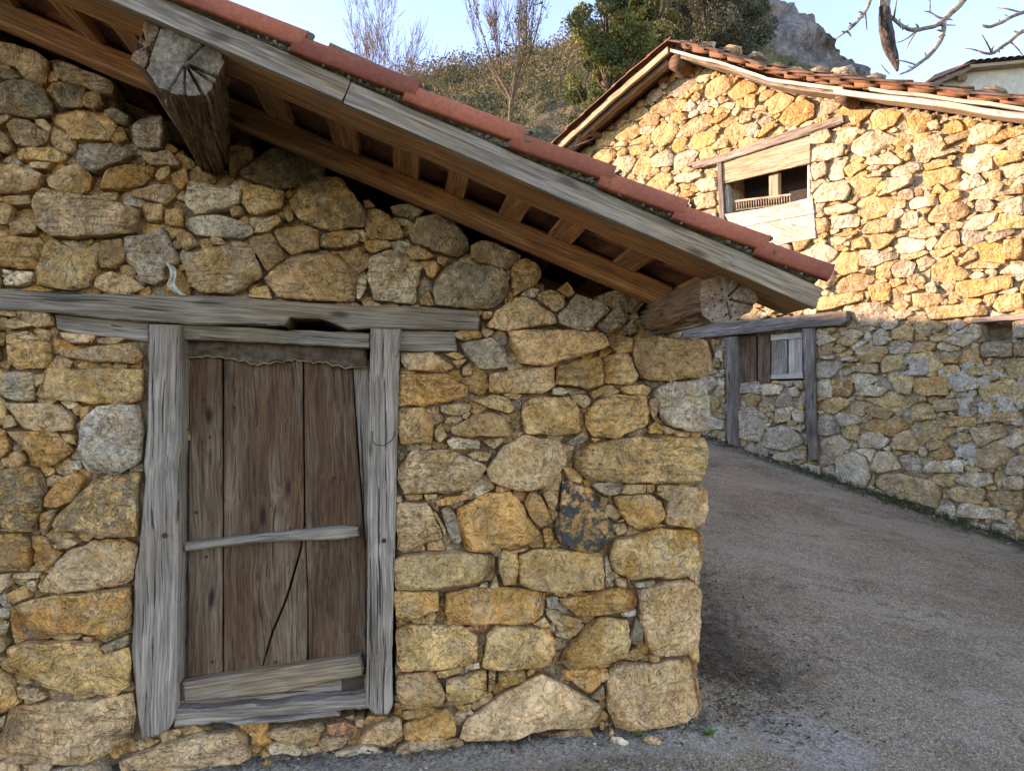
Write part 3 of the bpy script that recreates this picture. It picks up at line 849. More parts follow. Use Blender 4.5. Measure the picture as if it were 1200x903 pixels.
def fill_cells(G, allowed, traced, radii, aniso=1.5, tries=4000, slope=0.0, near=0.55, gap=0.82, smooth=0.6):
    """packs irregular stones in what the traced stones leave free; returns polygons"""
    lab = np.full(G.X.shape, -1, int)
    lab[~allowed] = -2
    tm = np.zeros(G.X.shape, bool)
    for p in traced:
        P = np.asarray(p)
        tm |= in_poly(G.X, G.Z, p)
    lab[tm & allowed] = -3
    free = lab == -1
    d = dist_field(~free, G.h)
    best = np.full(G.X.shape, 1e9)
    seeds = []
    bucket = {}
    cell = 0.2
    fi = np.argwhere(free)
    if len(fi) == 0: return []
    for r in radii:
        pick = fi[rng.integers(len(fi), size=int(tries * (radii[0] / r) ** 0.8))]
        for a, b in pick:
            if d[a, b] < r * near: continue
            x, z = G.X[a, b], G.Z[a, b]
            ok = True; kx, kz = int(x // cell), int(z // cell)
            for ax in range(kx - 2, kx + 3):
                for az in range(kz - 1, kz + 2):
                    for sx, sz, sr in bucket.get((ax, az), ()):
                        dz = (z - sz) - slope * (x - sx)
                        if ((x - sx) / aniso) ** 2 + dz ** 2 < ((r + sr) * gap) ** 2: ok = False; break
                    if not ok: break
                if not ok: break
            if ok:
                bucket.setdefault((kx, kz), []).append((x, z, r)); seeds.append((x, z, r))
    for i, (x, z, r) in enumerate(seeds):
        wx, wz = int(3.2 * r * aniso / G.h) + 2, int(3.2 * r / G.h) + 2
        cx, cz = int((x - G.x0) / G.h), int((z - G.z0) / G.h)
        sl = (slice(max(0, cz - wz), cz + wz + 1), slice(max(0, cx - wx), cx + wx + 1))
        X, Z = G.X[sl], G.Z[sl]
        dz = (Z - z) - slope * (X - x)
        q = np.sqrt(((X - x) / aniso) ** 2 + dz ** 2) - r
        u = (q < best[sl]) & (lab[sl] != -2) & (lab[sl] != -3) & (q < r * 1.6)
        best[sl][u] = q[u]; lab[sl][u] = i
    out = []
    for i, (x, z, r) in enumerate(seeds):
        n = 14; pts = []
        wig = rng.uniform(0, 6.28)
        for k in range(n):
            a = 2 * math.pi * (k + rng.uniform(-.3, .3)) / n
            dx, dz = math.cos(a), math.sin(a)
            S = np.arange(0, 3.4 * r * aniso, G.h * 0.5)
            ci = np.clip(((x + dx * S - G.x0) / G.h).astype(int), 0, G.nx - 1)
            cj = np.clip(((z + dz * S - G.z0) / G.h).astype(int), 0, G.nz - 1)
            bad = np.argwhere((lab[cj, ci] != i) | (x + dx * S < G.X[0, 0]) | (x + dx * S > G.X[0, -1]) | (z + dz * S < G.Z[0, 0]) | (z + dz * S > G.Z[-1, 0]))
            e = S[bad[0, 0]] if len(bad) else S[-1]
            pts.append([x + dx * e, z + dz * e])
        # drop near-collinear corners so that the stones are angular
        pts = np.array(pts)
        if smooth:
            keep = [k for k in range(n) if rng.random() < smooth or k % 3 == 0]
            pts = pts[keep]
        if abs(area(pts)) > (r * r * 0.7): out.append(pts)
    return out

def core(parent, name, G, allowed, mat, y=0.05, depth=0.45, amp=0.02, B=ID):
    """wall body from grid cells: lumpy face, flat reveals going back"""
    nz, nx = allowed.shape
    idx = {}; V = []; F = []
    def v(i, j, back=False):
        k = (i, j, back)
        if k not in idx:
            x, z = G.x0 + j * G.h, G.z0 + i * G.h
            yy = depth if back else y + amp * (noise.fractal(Vector((x * 11, z * 11, 3.3)), 0.8, 2, 3))
            idx[k] = len(V); V.append((x, yy, z))
        return idx[k]
    al = allowed
    for i in range(nz):
        for j in range(nx):
            if not al[i, j]: continue
            F.append((v(i, j), v(i, j + 1), v(i + 1, j + 1), v(i + 1, j)))
            for (di, dj, e0, e1) in ((-1, 0, (i, j + 1), (i, j)), (1, 0, (i + 1, j), (i + 1, j + 1)),
                                     (0, -1, (i, j), (i + 1, j)), (0, 1, (i + 1, j + 1), (i, j + 1))):
                a, b = i + di, j + dj
                if not (0 <= a < nz and 0 <= b < nx) or not al[a, b]:
                    F.append((v(*e0), v(*e1), v(*e1, True), v(*e0, True)))
    return link(name, mesh(name, orient(np.array(V), B), F, mat, smooth=True), parent)

# ---------------------------------------------------------------- wooden things
def basis(dirv, up):
    x = Vector(dirv).normalized(); z = Vector(up) - x * x.dot(Vector(up)); z.normalize()
    y = z.cross(x)
    return Matrix(((x.x, y.x, z.x), (x.y, y.y, z.y), (x.z, y.z, z.z)))
def beam(name, parent, p0, p1, w, h, mat, up=(0, 0, 1), rnd=0.15, amp=0.004, seg=0.06, taper=1.0, bow=0.0, endmat=None, ns=4, seed=None):
    """squared timber w wide (Y) h high (Z) between two points, local X along it"""
    p0, p1 = Vector(p0), Vector(p1); d = p1 - p0; L = d.length
    Rm = basis(d, up); n = max(2, int(L / seg))
    off = random.uniform(0, 90) if seed is None else seed
    prof = []
    cr = min(w, h) * 0.5 * rnd
    for sx, sz in ((1, 1), (-1, 1), (-1, -1), (1, -1)):
        cx, cz = sx * (w / 2 - cr), sz * (h / 2 - cr)
        for k in range(3):
            a = math.atan2(sz, sx) + (k - 1) * math.pi / 4 * (1)
            prof.append((cx + cr * math.cos(a), cz + cr * math.sin(a)))
        # mid edge points
        nx = {(1, 1): (0, h / 2), (-1, 1): (-w / 2, 0), (-1, -1): (0, -h / 2), (1, -1): (w / 2, 0)}[(sx, sz)]
        prof.append(nx)
    m = len(prof); V = []; F = []
    for i in range(n + 1):
        t = i / n; s = 1 + (taper - 1) * t; x = (t - .5) * L
        bz = bow * (1 - (2 * t - 1) ** 2)
        for (a, b) in prof:
            q = Vector((x * 3 + off, a * 22, b * 22))
            dx = amp * noise.noise(q + Vector((9, 0, 0))) * (2 if i in (0, n) else 0)
            V.append((x + dx, a * s + amp * noise.noise(q), b * s + amp * noise.noise(q + Vector((0, 7, 0))) + bz))
    for i in range(n):
        for j in range(m):
            F.append((i * m + j, (i + 1) * m + j, (i + 1) * m + (j + 1) % m, i * m + (j + 1) % m))
    F.append(tuple(range(m))); F.append(tuple(n * m + j for j in reversed(range(m))))
    me = mesh(name, V, F, mat, smooth=False)
    if endmat:
        me.materials.append(endmat); me.polygons[-1].material_index = 1; me.polygons[-2].material_index = 1
    M = Matrix.Translation((p0 + p1) / 2) @ Rm.to_4x4()
    return link(name, me, parent, M)

def board(name, parent, fr, pix, Y, th, mat, ang=None, edge=0.003, bev=0.004, step=0.02, axis='v'):
    """flat board in a plane parallel to the facade from its outline; grain on its long axis"""
    P = np.array([fr.at(x, y, Y) for x, y in pix])
    return board_xz(name, parent, P, Y, th, mat, edge, bev, step, axis)
def board_xz(name, parent, P, Y, th, mat, edge=0.003, bev=0.004, step=0.02, axis='v'):
    P = np.asarray(P, float)
    if area(P) < 0: P = P[::-1]
    c = P.mean(0)
    # principal axis: direction of the longest edge
    E = np.roll(P, -1, 0) - P; k = np.argmax(np.linalg.norm(E, axis=1)); d = E[k] / np.linalg.norm(E[k])
    if axis == 'v' and abs(d[1]) < abs(d[0]) : pass
    X = Vector((d[0], 0, d[1])); Yv = Vector((0, 1, 0)); Z = X.cross(Yv)
    Rm = Matrix(((X.x, Yv.x, Z.x), (X.y, Yv.y, Z.y), (X.z, Yv.z, Z.z)))
    n = int(max(12, sum(np.linalg.norm(E, axis=1)) / step))
    # keep the corners: walk each edge
    C = []
    for a, b in zip(P, np.roll(P, -1, 0)):
        m = max(1, int(np.linalg.norm(b - a) / step))
        for i in range(m): C.append(a + (b - a) * i / m)
    C = np.array(C); m = len(C)
    off = random.uniform(0, 99)
    nrm = np.roll(C, -1, 0) - np.roll(C, 1, 0); nrm = np.column_stack([nrm[:, 1], -nrm[:, 0]]); nrm /= np.maximum(np.linalg.norm(nrm, axis=1), 1e-9)[:, None]
    j = np.array([noise.noise(Vector((q[0] * 9 + off, q[1] * 9, 1))) + .6 * noise.noise(Vector((q[0] * 45 + off, q[1] * 45, 5))) for q in C])
    C = C + nrm * (j * edge)[:, None]
    I = C - nrm * bev
    V = [(q[0], Y + th, q[1]) for q in C] + [(q[0], Y + bev, q[1]) for q in C] + [(q[0], Y, q[1]) for q in I]
    F = []
    for r in range(2):
        for i in range(m):
            a = r * m + i; b = r * m + (i + 1) % m
            F.append((a, b, b + m, a + m))
    F.append(tuple(2 * m + i for i in range(m)))
    F.append(tuple(i for i in reversed(range(m))))
    cc = Vector((c[0], Y, c[1])); Ri = Rm.transposed()
    V = [Ri @ (Vector(v) - cc) for v in V]
    me = mesh(name, V, F, mat, smooth=False)
    return link(name, me, parent, Matrix.Translation(cc) @ Rm.to_4x4())

def tube(V, F, pts, rad, n=6, cap=True):
    """adds a tapered tube to lists"""
    pts = [Vector(p) for p in pts]; k0 = len(V)
    prev = None
    for i, p in enumerate(pts):
        d = (pts[min(i + 1, len(pts) - 1)] - pts[max(i - 1, 0)])
        if d.length < 1e-9: d = Vector((0, 0, 1))
        d.normalize()
        if prev is None:
            a = Vector((0, 0, 1)) if abs(d.z) < .9 else Vector((1, 0, 0))
            u = d.cross(a).normalized()
        else:
            u = prev - d * prev.dot(d)
            u = u.normalized() if u.length > 1e-6 else d.orthogonal().normalized()
        prev = u; v = d.cross(u)
        r = rad[i] if isinstance(rad, (list, tuple)) else rad
        for j in range(n):
            a = 2 * math.pi * j / n
            V.append(tuple(p + u * (math.cos(a) * r) + v * (math.sin(a) * r)))
    for i in range(len(pts) - 1):
        for j in range(n):
            a = k0 + i * n + j; b = k0 + i * n + (j + 1) % n
            F.append((a, b, b + n, a + n))
    if cap and n > 2:
        F.append(tuple(k0 + j for j in reversed(range(n)))); e = k0 + (len(pts) - 1) * n
        F.append(tuple(e + j for j in range(n)))
def tube_obj(name, parent, pts, rad, mat, n=6):
    V, F = [], []; tube(V, F, pts, rad, n)
    return link(name, mesh(name, V, F, mat), parent)
def crop(x0, y0, s, pts): return [(x0 + a * s, y0 + b * s) for a, b in pts]
# ================================================================ ground level
def sclamp(v, lo, hi, k=0.3):
    v = lo + math.log1p(math.exp(min(40, (v - lo) / k))) * k if v < lo + 8 else v
    return min(v, hi)
def ground_z(x, y):
    return -0.647 - 0.172 * sclamp(x, 0.62, 12, 0.12) + 0.201 * sclamp(y, 2.2, 15, 0.4)

# ================================================================ SHED (near building)
S = Frame((-0.588, 3.45, 0), R(8))
shed = thing("stone_shed", "near stone shed with wooden plank door and red tiled roof edge", "building", S.M)
XC = 1.50                              # corner
ZR = lambda x: 2.681 - 0.390 * (x + 0.543)      # underside of the roof timbers
XR = -7.2                              # ridge
ZTOP = ZR(XR)
DEPTH = 12.0
SL = math.atan(0.390)

def parse(txt, fr, Y=0.0):
    out = []
    for l in txt.strip().split('\n'):
        c, *p = l.split()
        out.append((c, [fr.at(*map(float, q.split(',')), Y) for q in p]))
    return out
near = parse(NEAR_STONES, S)
quoins = parse(QUOINS, S)

def pxs(fr, pts, Y=0.0): return [fr.at(x, y, Y) for x, y in pts]
top_px = [(0, 50), (60, 80), (130, 112), (128, 138), (150, 150), (165, 158), (205, 172), (240, 200), (272, 196), (300, 190), (325, 185),
          (370, 205), (400, 225), (430, 250), (480, 252), (510, 268), (550, 290), (600, 308), (630, 325), (640, 345), (660, 352),
          (700, 352), (740, 355), (760, 385), (826, 398)]
top = pxs(S, top_px)
wall_poly = [(-4.2, ZR(-4.2) - .02), (-2.6, ZR(-2.6) - .05)] + top + [(XC - .02, -0.45), (-4.2, -0.45)]
door_hole = pxs(S, [(180, 352), (462, 360), (462, 805), (462, 842), (188, 862)])
door_fill_block = pxs(S, [(166, 378), (470, 378), (466, 690), (462, 838), (208, 852), (160, 868), (150, 690), (166, 560)])
lint_block = pxs(S, [(-200, 340), (0, 340), (560, 366), (564, 388), (536, 388), (536, 414), (468, 410), (180, 405), (65, 398), (65, 368), (-200, 362)])

g1 = Grid(-4.2, XC, -0.45, ZR(-4.2), 0.03)
al = g1.mask([wall_poly]) & ~g1.mask([door_hole])
wall = core(shed, "front_wall", g1, al, MORTAR, y=0.032, depth=0.46, amp=0.028)

# traced stones + filler
G = Grid(-4.2, XC + .02, -0.30, ZR(-4.2), 0.008)
allowed = G.mask([wall_poly]) & ~G.mask([door_fill_block, lint_block])
tr = [p for _, p in near] + [p for _, p in quoins]
def grow(p, f): 
    P = np.array(p); c = P.mean(0); return c + (P - c) * f
fills = fill_cells(G, allowed, [grow(p, 1.02) for p in tr], [0.13, 0.085, 0.055, 0.036, 0.024, 0.017], aniso=1.35, tries=2600, near=0.6)
geos = []
for c, p in near:
    dark = {'O': 1.0, 'Y': .55, 'K': .6}.get(c, 0); c = c.lower()
    s = math.sqrt(abs(area(p)))
    geos.append((stone_geo(grow(p, 1.025), 1.0, proud=rng.uniform(0.008, 0.03) + 0.035 * min(1, s / .25), back=0.14), c, s, dark))
cl = list('tttyyobgkw')
for p in fills:
    s = math.sqrt(abs(area(p)))
    c = cl[rng.integers(len(cl))]
    geos.append((stone_geo(p, 0.9, proud=rng.uniform(-0.022, 0.006) + 0.06 * min(1, max(0, s - .08) / .2), back=0.10, shrink=0.001), c, s, False))
geos.sort(key=lambda g: -g[2])
for g, c, s, dk in geos[:270]: put_stone(wall, g, c, dark=dk)
if len(geos) > 270: put_joined(wall, "rubble_infill", [(g, c) for g, c, s, dk in geos[270:]])
for i, (c, p) in enumerate(quoins):
    o = put_stone(wall, stone_geo(p, 1.1, proud=0.05, back=0.42 if i < 7 else .2, rough=1.1), c)
    if i == 0: pass

# side wall going back from the corner, joined rubble with the same build
BS = (np.array([XC - 0.03, 0, 0]), np.array([0, 1., 0]), np.array([-1., 0, 0]), np.array([0, 0, 1.]))
gs = Grid(0.06, DEPTH, -0.5, 1.95, 0.05)
zs = np.vectorize(lambda y: ground_z(*(S.M @ Vector((XC, y, 0))).xy))(gs.X[0])
als = (gs.Z < 1.87)
side = core(shed, "side_wall", gs, als, MORTAR, y=0.03, depth=0.45, amp=0.02, B=BS)
Gs = Grid(0.30, DEPTH, -0.4, 1.86, 0.02)
cells = fill_cells(Gs, np.ones(Gs.X.shape, bool), [], [0.2, 0.14, 0.09, 0.06], aniso=1.6, tries=1500)
sg = [(stone_geo(p, 0.35, proud=0.04, back=0.1, shrink=0.004), cl[rng.integers(len(cl))]) for p in cells]
put_joined(side, "rubble_masonry", sg, BS)
# left and back walls (outside the picture) close the building
for nm, P, Y0, Y1 in (("left_wall", None, 0, 0),):
    V = [(-15.6, 0, -1), (-15.6, 0, 2.2), (-15.6, DEPTH, 2.2), (-15.6, DEPTH, 1 - 2)]
def slab(name, parent, pts, d, mat):
    """closed prism from a polygon list (Vectors) and an offset vector"""
    n = len(pts); V = [Vector(p) for p in pts] + [Vector(p) + Vector(d) for p in pts]
    F = [tuple(range(n)), tuple(n + i for i in reversed(range(n)))] + [(i, i + n, (i + 1) % n + n, (i + 1) % n) for i in range(n)]
    return link(name, mesh(name, V, F, mat, smooth=False), parent)
XL = 2 * XR - 1.5
slab("left_wall", shed, [(XL, 0.03, -1), (XL, 0.03, 2.0), (XL, DEPTH - .02, 2.0), (XL, DEPTH - .02, -1)], (0.45, 0, 0), MORTAR)
slab("rear_wall", shed, [(XL + .46, DEPTH - .4, -1), (XC - .5, DEPTH - .4, -1), (XC - .5, DEPTH - .4, 1.9), (XR, DEPTH - .4, ZTOP), (XL + .46, DEPTH - .4, 2.0)], (0, .38, 0), MORTAR)
slab("front_wall_far_end", shed, [(XL + .46, 0.05, -1), (-4.17, 0.05, -1), (-4.17, 0.05, ZR(-4.17) - .03), (XR, 0.05, ZTOP - .03), (XL + .46, 0.05, 2.0)], (0, .4, 0), MORTAR)

# ---------------------------------------------------------------- roof
roof = thing("roof", "", "", None); del roof['label']; del roof['category']; roof.parent = shed
def RP(x, Y, h):                        # point h above the underside line, square to the slope
    return Vector((x + math.sin(SL) * h, Y, ZR(x) + math.cos(SL) * h))
nrm = Vector((math.sin(SL), 0, math.cos(SL)))
# barge boards (bleached front, brown timber behind)
xj = S.at(402, 128, -.92)[0]; xe = 1.60
for a, b, dz in ((-3.9, xj - .004, 0.0), (xj + .004, xe, -0.004), (XR + .1, -3.91, 0.0)):
    beam("barge_board", roof, RP(a, -.905, .039 + dz), RP(b, -.905, .039 + dz), .032, .080, W_BARGE, up=nrm, amp=.0035)
beam("rake_timber", roof, RP(XR + .1, -.785, .040), RP(-1.3, -.785, .040), .20, .078, W_PINE, up=nrm, amp=.004)
beam("rake_timber", roof, RP(-1.295, -.785, .040), RP(xe - .003, -.785, .039), .20, .078, W_PINE, up=nrm, amp=.005)
# inner rafter by the wall and rafters inside
beam("rafter", roof, RP(-3.9, -.085, .045), RP(1.30, -.085, .045), .11, .10, W_PINE, up=nrm, rnd=.35, amp=.006)
for y in (0.75, 1.7, 2.7, 5, 7.5, 10): beam("rafter", roof, RP(XR + .1, y, .045), RP(1.45, y, .045), .11, .10, W_PINE, up=nrm, seg=.4)
beam("rafter", roof, RP(XR + .1, -.085, .045), RP(-3.91, -.085, .045), .11, .10, W_PINE, up=nrm, seg=.3)
# battens running in from the rake
bx = [S.at(px, py, -.45)[0] for px, py in ((57, 22), (132, 45), (303, 118), (390, 157), (467, 193), (529, 220), (599, 250), (666, 273))]
bx = [bx[0] - .33 * k for k in range(1, 9)][::-1] + bx + [(bx[1] + bx[2]) / 2, bx[-1] + .30, bx[-1] + .60]
for x in sorted(bx):
    a = random.uniform(-.012, .012)
    beam("batten", roof, RP(x + a, -.88, .094), RP(x, 2.6, .112), random.uniform(.09, .125), .030, W_PINE, up=nrm, seg=.3)
x = min(bx)
while x > XR: 
    x -= .33
    beam("batten", roof, RP(x, -.88, .094), RP(x, DEPTH, .112), .1, .03, W_PINE, up=nrm, seg=2.0)

def corrugated(parent, name, prof, y0, y1, pitch, mat, amp=.045, step=.36, kick=.02, side=1):
    """courses of curved tiles: prof(s)->Vector in XZ with s metres down the slope; waves along Y"""
    V, F = [], []; S0, S1 = prof[1]; f = prof[0]
    ny = int((y1 - y0) / pitch * 8); ns = int((S1 - S0) / step)
    off = random.uniform(0, 50)
    for c in range(ns + 1):
        s0 = S0 + c * step; s1 = min(S1, s0 + step + .05); k = len(V)
        for q, s in enumerate((s0, s1)):
            p, n = f(s)
            for j in range(ny + 1):
                y = y0 + (y1 - y0) * j / ny; ph = (y - y0) / pitch * 2 * math.pi
                w = math.cos(ph); w = math.copysign(abs(w) ** .6, w)
                col = math.floor((y - y0) / pitch + .25)
                jit = noise.noise(Vector((col * 3.7, c * 2.9 + off, 0))) * .02
                h = amp * w + (kick if q else 0) + jit
                V.append(tuple(p + n * h + Vector((0, y, 0))))
        for j in range(ny):
            F.append((k + j, k + j + 1, k + ny + 2 + j, k + ny + 1 + j))
    o = link(name, mesh(name, V, F, mat), parent); o['kind'] = 'stuff'
    m = o.modifiers.new("thick", 'SOLIDIFY'); m.thickness = .014; m.offset = -1
    return o
def shed_prof(s):
    x = XR + s * math.cos(SL); return Vector((x, 0, ZR(x))) + nrm * .135, nrm
corrugated(roof, "roof_covering", (shed_prof, (0.0, (1.56 - XR) / math.cos(SL))), -.72, DEPTH + .2, .26, T_UNDER, amp=.016, kick=.006)
nl = Vector((-math.sin(SL), 0, math.cos(SL)))
def shed_prof_l(s):
    x = XR - s * math.cos(SL); return Vector((x, 0, ZTOP - s * math.sin(SL))) + nl * .135, nl
corrugated(roof, "roof_covering", (shed_prof_l, (0.0, 9.4)), -.80, DEPTH + .2, .26, T_RED)

# verge tiles on the barge: each a curved cap with a flat red cheek
def verge_tile(x0, x1, lift0, lift1):
    n = 10; prof = []
    # cheek bottom -> top -> over -> inner edge (y, h)
    prof = [(-.952, .098), (-.957, .124)] 
    for k in range(5):
        a = math.pi / 2 * k / 4; prof.append((-.957 + .014 * (1 - math.cos(a)), .141 + .012 * math.sin(a) + (0 if k else -.004)))
    for k in range(1, 9):
        a = math.pi * k / 9; prof.append((-.935 + .235 * k / 8, .153 + .010 * math.sin(a)))
    V = []; F = []; L = abs(x1 - x0) / math.cos(SL); m = max(6, int(L / .05))
    off = random.uniform(0, 99)
    for inner in (0, 1):
        for i in range(m + 1):
            t = i / m; x = x0 + (x1 - x0) * t; e = lift0 + (lift1 - lift0) * t
            for (y, h) in prof:
                yy = y + (.013 if inner else 0) - (.006 * t); hh = h - (.013 if inner else 0) + e
                if i == m: x = x1 + .022 * noise.noise(Vector((y * 30, h * 30, off)))
                else: x_ = x
                p = RP(x_, yy, hh); V.append(tuple(p))
    w = len(prof); K = (m + 1) * w
    for i in range(m):
        for j in range(w - 1):
            a = i * w + j; F.append((a, a + 1, a + w + 1, a + w)); F.append((K + a, K + a + w, K + a + w + 1, K + a + 1))
    for i in range(m):
        for j in (0, w - 1):
            a = i * w + j; F.append((a, a + w, K + a + w, K + a))
    for i in (0, m):
        for j in range(w - 1):
            a = i * w + j; F.append((a, a + 1, K + a + 1, K + a))
    c = Vector(V[0]); V = [Vector(v) - c for v in V]
    return link("verge_tile", mesh("verge_tile", V, F, T_RED), roof, Matrix.Translation(c))
ends = [(365, 50), (496, 112), (620, 172), (723, 216), (810, 255), (905, 300), (981, 342)]
xs = [S.at(px, py, -.95)[0] for px, py in ends]
xs = [xs[0] - .46 * k for k in range(18, 0, -1)] + xs
for a, b in zip(xs[:-1], xs[1:]):
    verge_tile(a - .10, b - .018 + random.uniform(-.008, .008), -.014, .016 + random.uniform(-.004, .004))
# mossy bedding mortar between barge and tiles, with lumps at the tile ends
V, F = [], []
n = 420; x0, x1 = -3.0, 1.57
for i in range(n + 1):
    x = x0 + (x1 - x0) * i / n
    for k, (y, h) in enumerate(((-.90, .076), (-.915, .080), (-.928, .088), (-.938, .106), (-.90, .14))):
        q = Vector((x * 16, k * 1.7, 4)); e = noise.fractal(q, .7, 2, 4)
        hole = max(0, noise.noise(Vector((x * 3.1, 2, 9))) - .15) * .08
        V.append(tuple(RP(x, y - .012 * e + (.02 if k in (2, 3) else 0) * 0 + hole * (k > 0), h + .012 * noise.noise(q * 1.7 + Vector((0, 3, 0))))))
for i in range(n):
    for k in range(4): a = i * 5 + k; F.append((a, a + 5, a + 6, a + 1))
link("bedding_mortar", mesh("bedding_mortar", V, F, T_MOSS), roof)
V, F = [], []
def blob(V, F, c, r, sq=(1, 1, 1), seg=8, rough=.35, fr=2.2):
    k = len(V); rows = seg // 2 + 1; off = random.uniform(0, 99)
    for i in range(rows):
        th = math.pi * i / (rows - 1)
        for j in range(seg):
            ph = 2 * math.pi * j / seg
            d = Vector((math.sin(th) * math.cos(ph), math.sin(th) * math.sin(ph), math.cos(th)))
            s = r * (1 + rough * noise.noise(d * fr + Vector((off, 0, 0))))
            V.append((c[0] + d.x * s * sq[0], c[1] + d.y * s * sq[1], c[2] + d.z * s * sq[2]))
    for i in range(rows - 1):
        for j in range(seg):
            a = k + i * seg + j; b = k + i * seg + (j + 1) % seg
            F.append((a, b, b + seg, a + seg))
for x in xs[15:-1]:
    for q in range(7):
        blob(V, F, RP(x - .055 + random.uniform(-.012, .02), -.948 + random.uniform(-.006, .02), .104 + q * .009), random.uniform(.007, .013), seg=8, rough=.8)
for q in range(420):
    x = random.uniform(-1.2, 1.5); 
    if random.random() < .6: x = random.choice(xs[16:]) - abs(random.gauss(0, .13))
    blob(V, F, RP(min(x, 1.5), -.937 + random.uniform(-.004, .006), .088 + random.uniform(-.006, .014)), random.uniform(.003, .009), seg=6, rough=.9)
o = link("moss_tufts", mesh("moss_tufts", V, F, T_MOSS), roof); o['kind'] = 'stuff'
# the one brown tile piece standing proud behind the verge
a = RP(S.at(368, 46, -.86)[0], -.86, .172); b = RP(S.at(436, 76, -.86)[0], -.86, .176)
beam("tile_piece", roof, a - Vector((0, 0, .02)), b - Vector((0, 0, .025)), .16, .03, T_OLD, up=nrm, rnd=.6, amp=.006)

# logs carrying the roof edge
def loft(name, parent, A, B, seg, matside, matend, furrow=.012, fr=9, n=64, cracks=8, jag=.10):
    A = np.array(A); B = np.array(B)
    PA, _ = resample(A[:, [0, 2]], n); PB, _ = resample(B[:, [0, 2]], n)
    ya, yb = A[0, 1], B[0, 1]
    off = random.uniform(0, 99); V = []; F = []
    ca, cb = PA.mean(0), PB.mean(0)
    # bark / furrow strength per angle keeps running the whole length
    for i in range(seg + 1):
        t = i / seg; C = PA * (1 - t) + PB * t; cc = ca * (1 - t) + cb * t
        for j in range(n):
            d = C[j] - cc; l = np.linalg.norm(d); a = math.atan2(d[1], d[0])
            f = noise.fractal(Vector((math.cos(a) * fr, math.sin(a) * fr, t * 2.2 + off)), .7, 2.2, 4)
            f = -abs(f) * 1.4 + .25
            s = 1 + (furrow * f / max(l, .02)) * (jag + (1 - jag) * min(1, i / 3))
            yy = ya + (yb - ya) * t
            if i == 0: yy += .012 * noise.noise(Vector((a * 3, off, 0)))
            V.append((cc[0] + d[0] * s, yy, cc[1] + d[1] * s))
    for i in range(seg):
        for j in range(n):
            a = i * n + j; b = i * n + (j + 1) % n
            F.append((a, b, b + n, a + n))
    me = mesh(name, V, F, matside)
    c = Vector(((ca[0] + cb[0]) / 2, (ya + yb) / 2, (ca[1] + cb[1]) / 2))
    d = Vector((cb[0] - ca[0], yb - ya, cb[1] - ca[1]))
    Rm = basis(d, (0, 0, 1)); M = Matrix.Translation(c) @ Rm.to_4x4()
    me.transform(M.inverted())
    o = link(name, me, parent, M)
    # end face: rings of quads with radial cracks (real gaps pushed in)
    V, F = [], []; rr = 16
    cr = [random.uniform(0, 2 * math.pi) for _ in range(cracks)]
    for i in range(rr + 1):
        f = 1.0 * (1 - i / rr) + .02
        for j in range(n):
            d = PA[j] - ca; l = np.linalg.norm(d); a = math.atan2(d[1], d[0])
            fz = noise.fractal(Vector((math.cos(a) * fr, math.sin(a) * fr, off)), .7, 2.2, 4); fz = -abs(fz) * 1.4 + .25
            s = 1 + (furrow * fz / max(l, .02)) * jag
            dep = 0
            for c0 in cr:
                dd = abs((a - c0 + math.pi) % (2 * math.pi) - math.pi)
                dep = max(dep, .05 * max(0, 1 - dd * l * f / .0045)) if f * l > .012 else dep
            y = ya + .012 * noise.noise(Vector((a * 3, off, 0))) * f - .002 + dep + .002 * noise.noise(Vector((d[0] * f * 12, d[1] * f * 12, off)))
            V.append((ca[0] + d[0] * f * s, y, ca[1] + d[1] * f * s))
    V.append((ca[0], ya + .03, ca[1]))
    for i in range(rr):
        for j in range(n):
            a = i * n + j; b = i * n + (j + 1) % n; F.append((a, b, b + n, a + n))
    for j in range(n): F.append((rr * n + j, rr * n + (j + 1) % n, (rr + 1) * n))
    me = mesh("sawn_end", V, F, matend); me.transform(M.inverted())
    link("sawn_end", me, o)
    return o
def P3(pts, Y): return [tuple(S.P(x, y, Y)) for x, y in pts]
loft("roof_log", shed, P3([(172, 82), (189, 36), (208, 34), (234, 44), (255, 55), (262, 73), (247, 106), (241, 111), (208, 111), (186, 102)], -.885),
     P3([(228, 185), (236, 150), (250, 130), (262, 130), (270, 135), (270, 160), (269, 198), (264, 209), (250, 209), (238, 203)], 0.05), 26, W_LOG, W_LOGEND, furrow=.032, fr=5, n=140)
loft("split_piece", shed, P3([(154, 70), (172, 25), (187, 33), (170, 80)], -.87), P3([(214, 160), (225, 128), (242, 130), (234, 175)], 0.0), 14, W_LOG, W_LOG, furrow=.006, n=32)
loft("roof_log", shed, P3([(820, 352), (822, 330), (842, 323), (862, 326), (883, 340), (887, 352), (878, 366), (857, 373), (836, 378), (824, 368)], -.82),
     P3([(742, 378), (748, 362), (765, 348), (782, 343), (797, 350), (803, 366), (798, 384), (782, 392), (765, 394), (750, 390)], 0.12), 26, W_LOG, W_LOG, furrow=.022, fr=4, n=120, cracks=3)

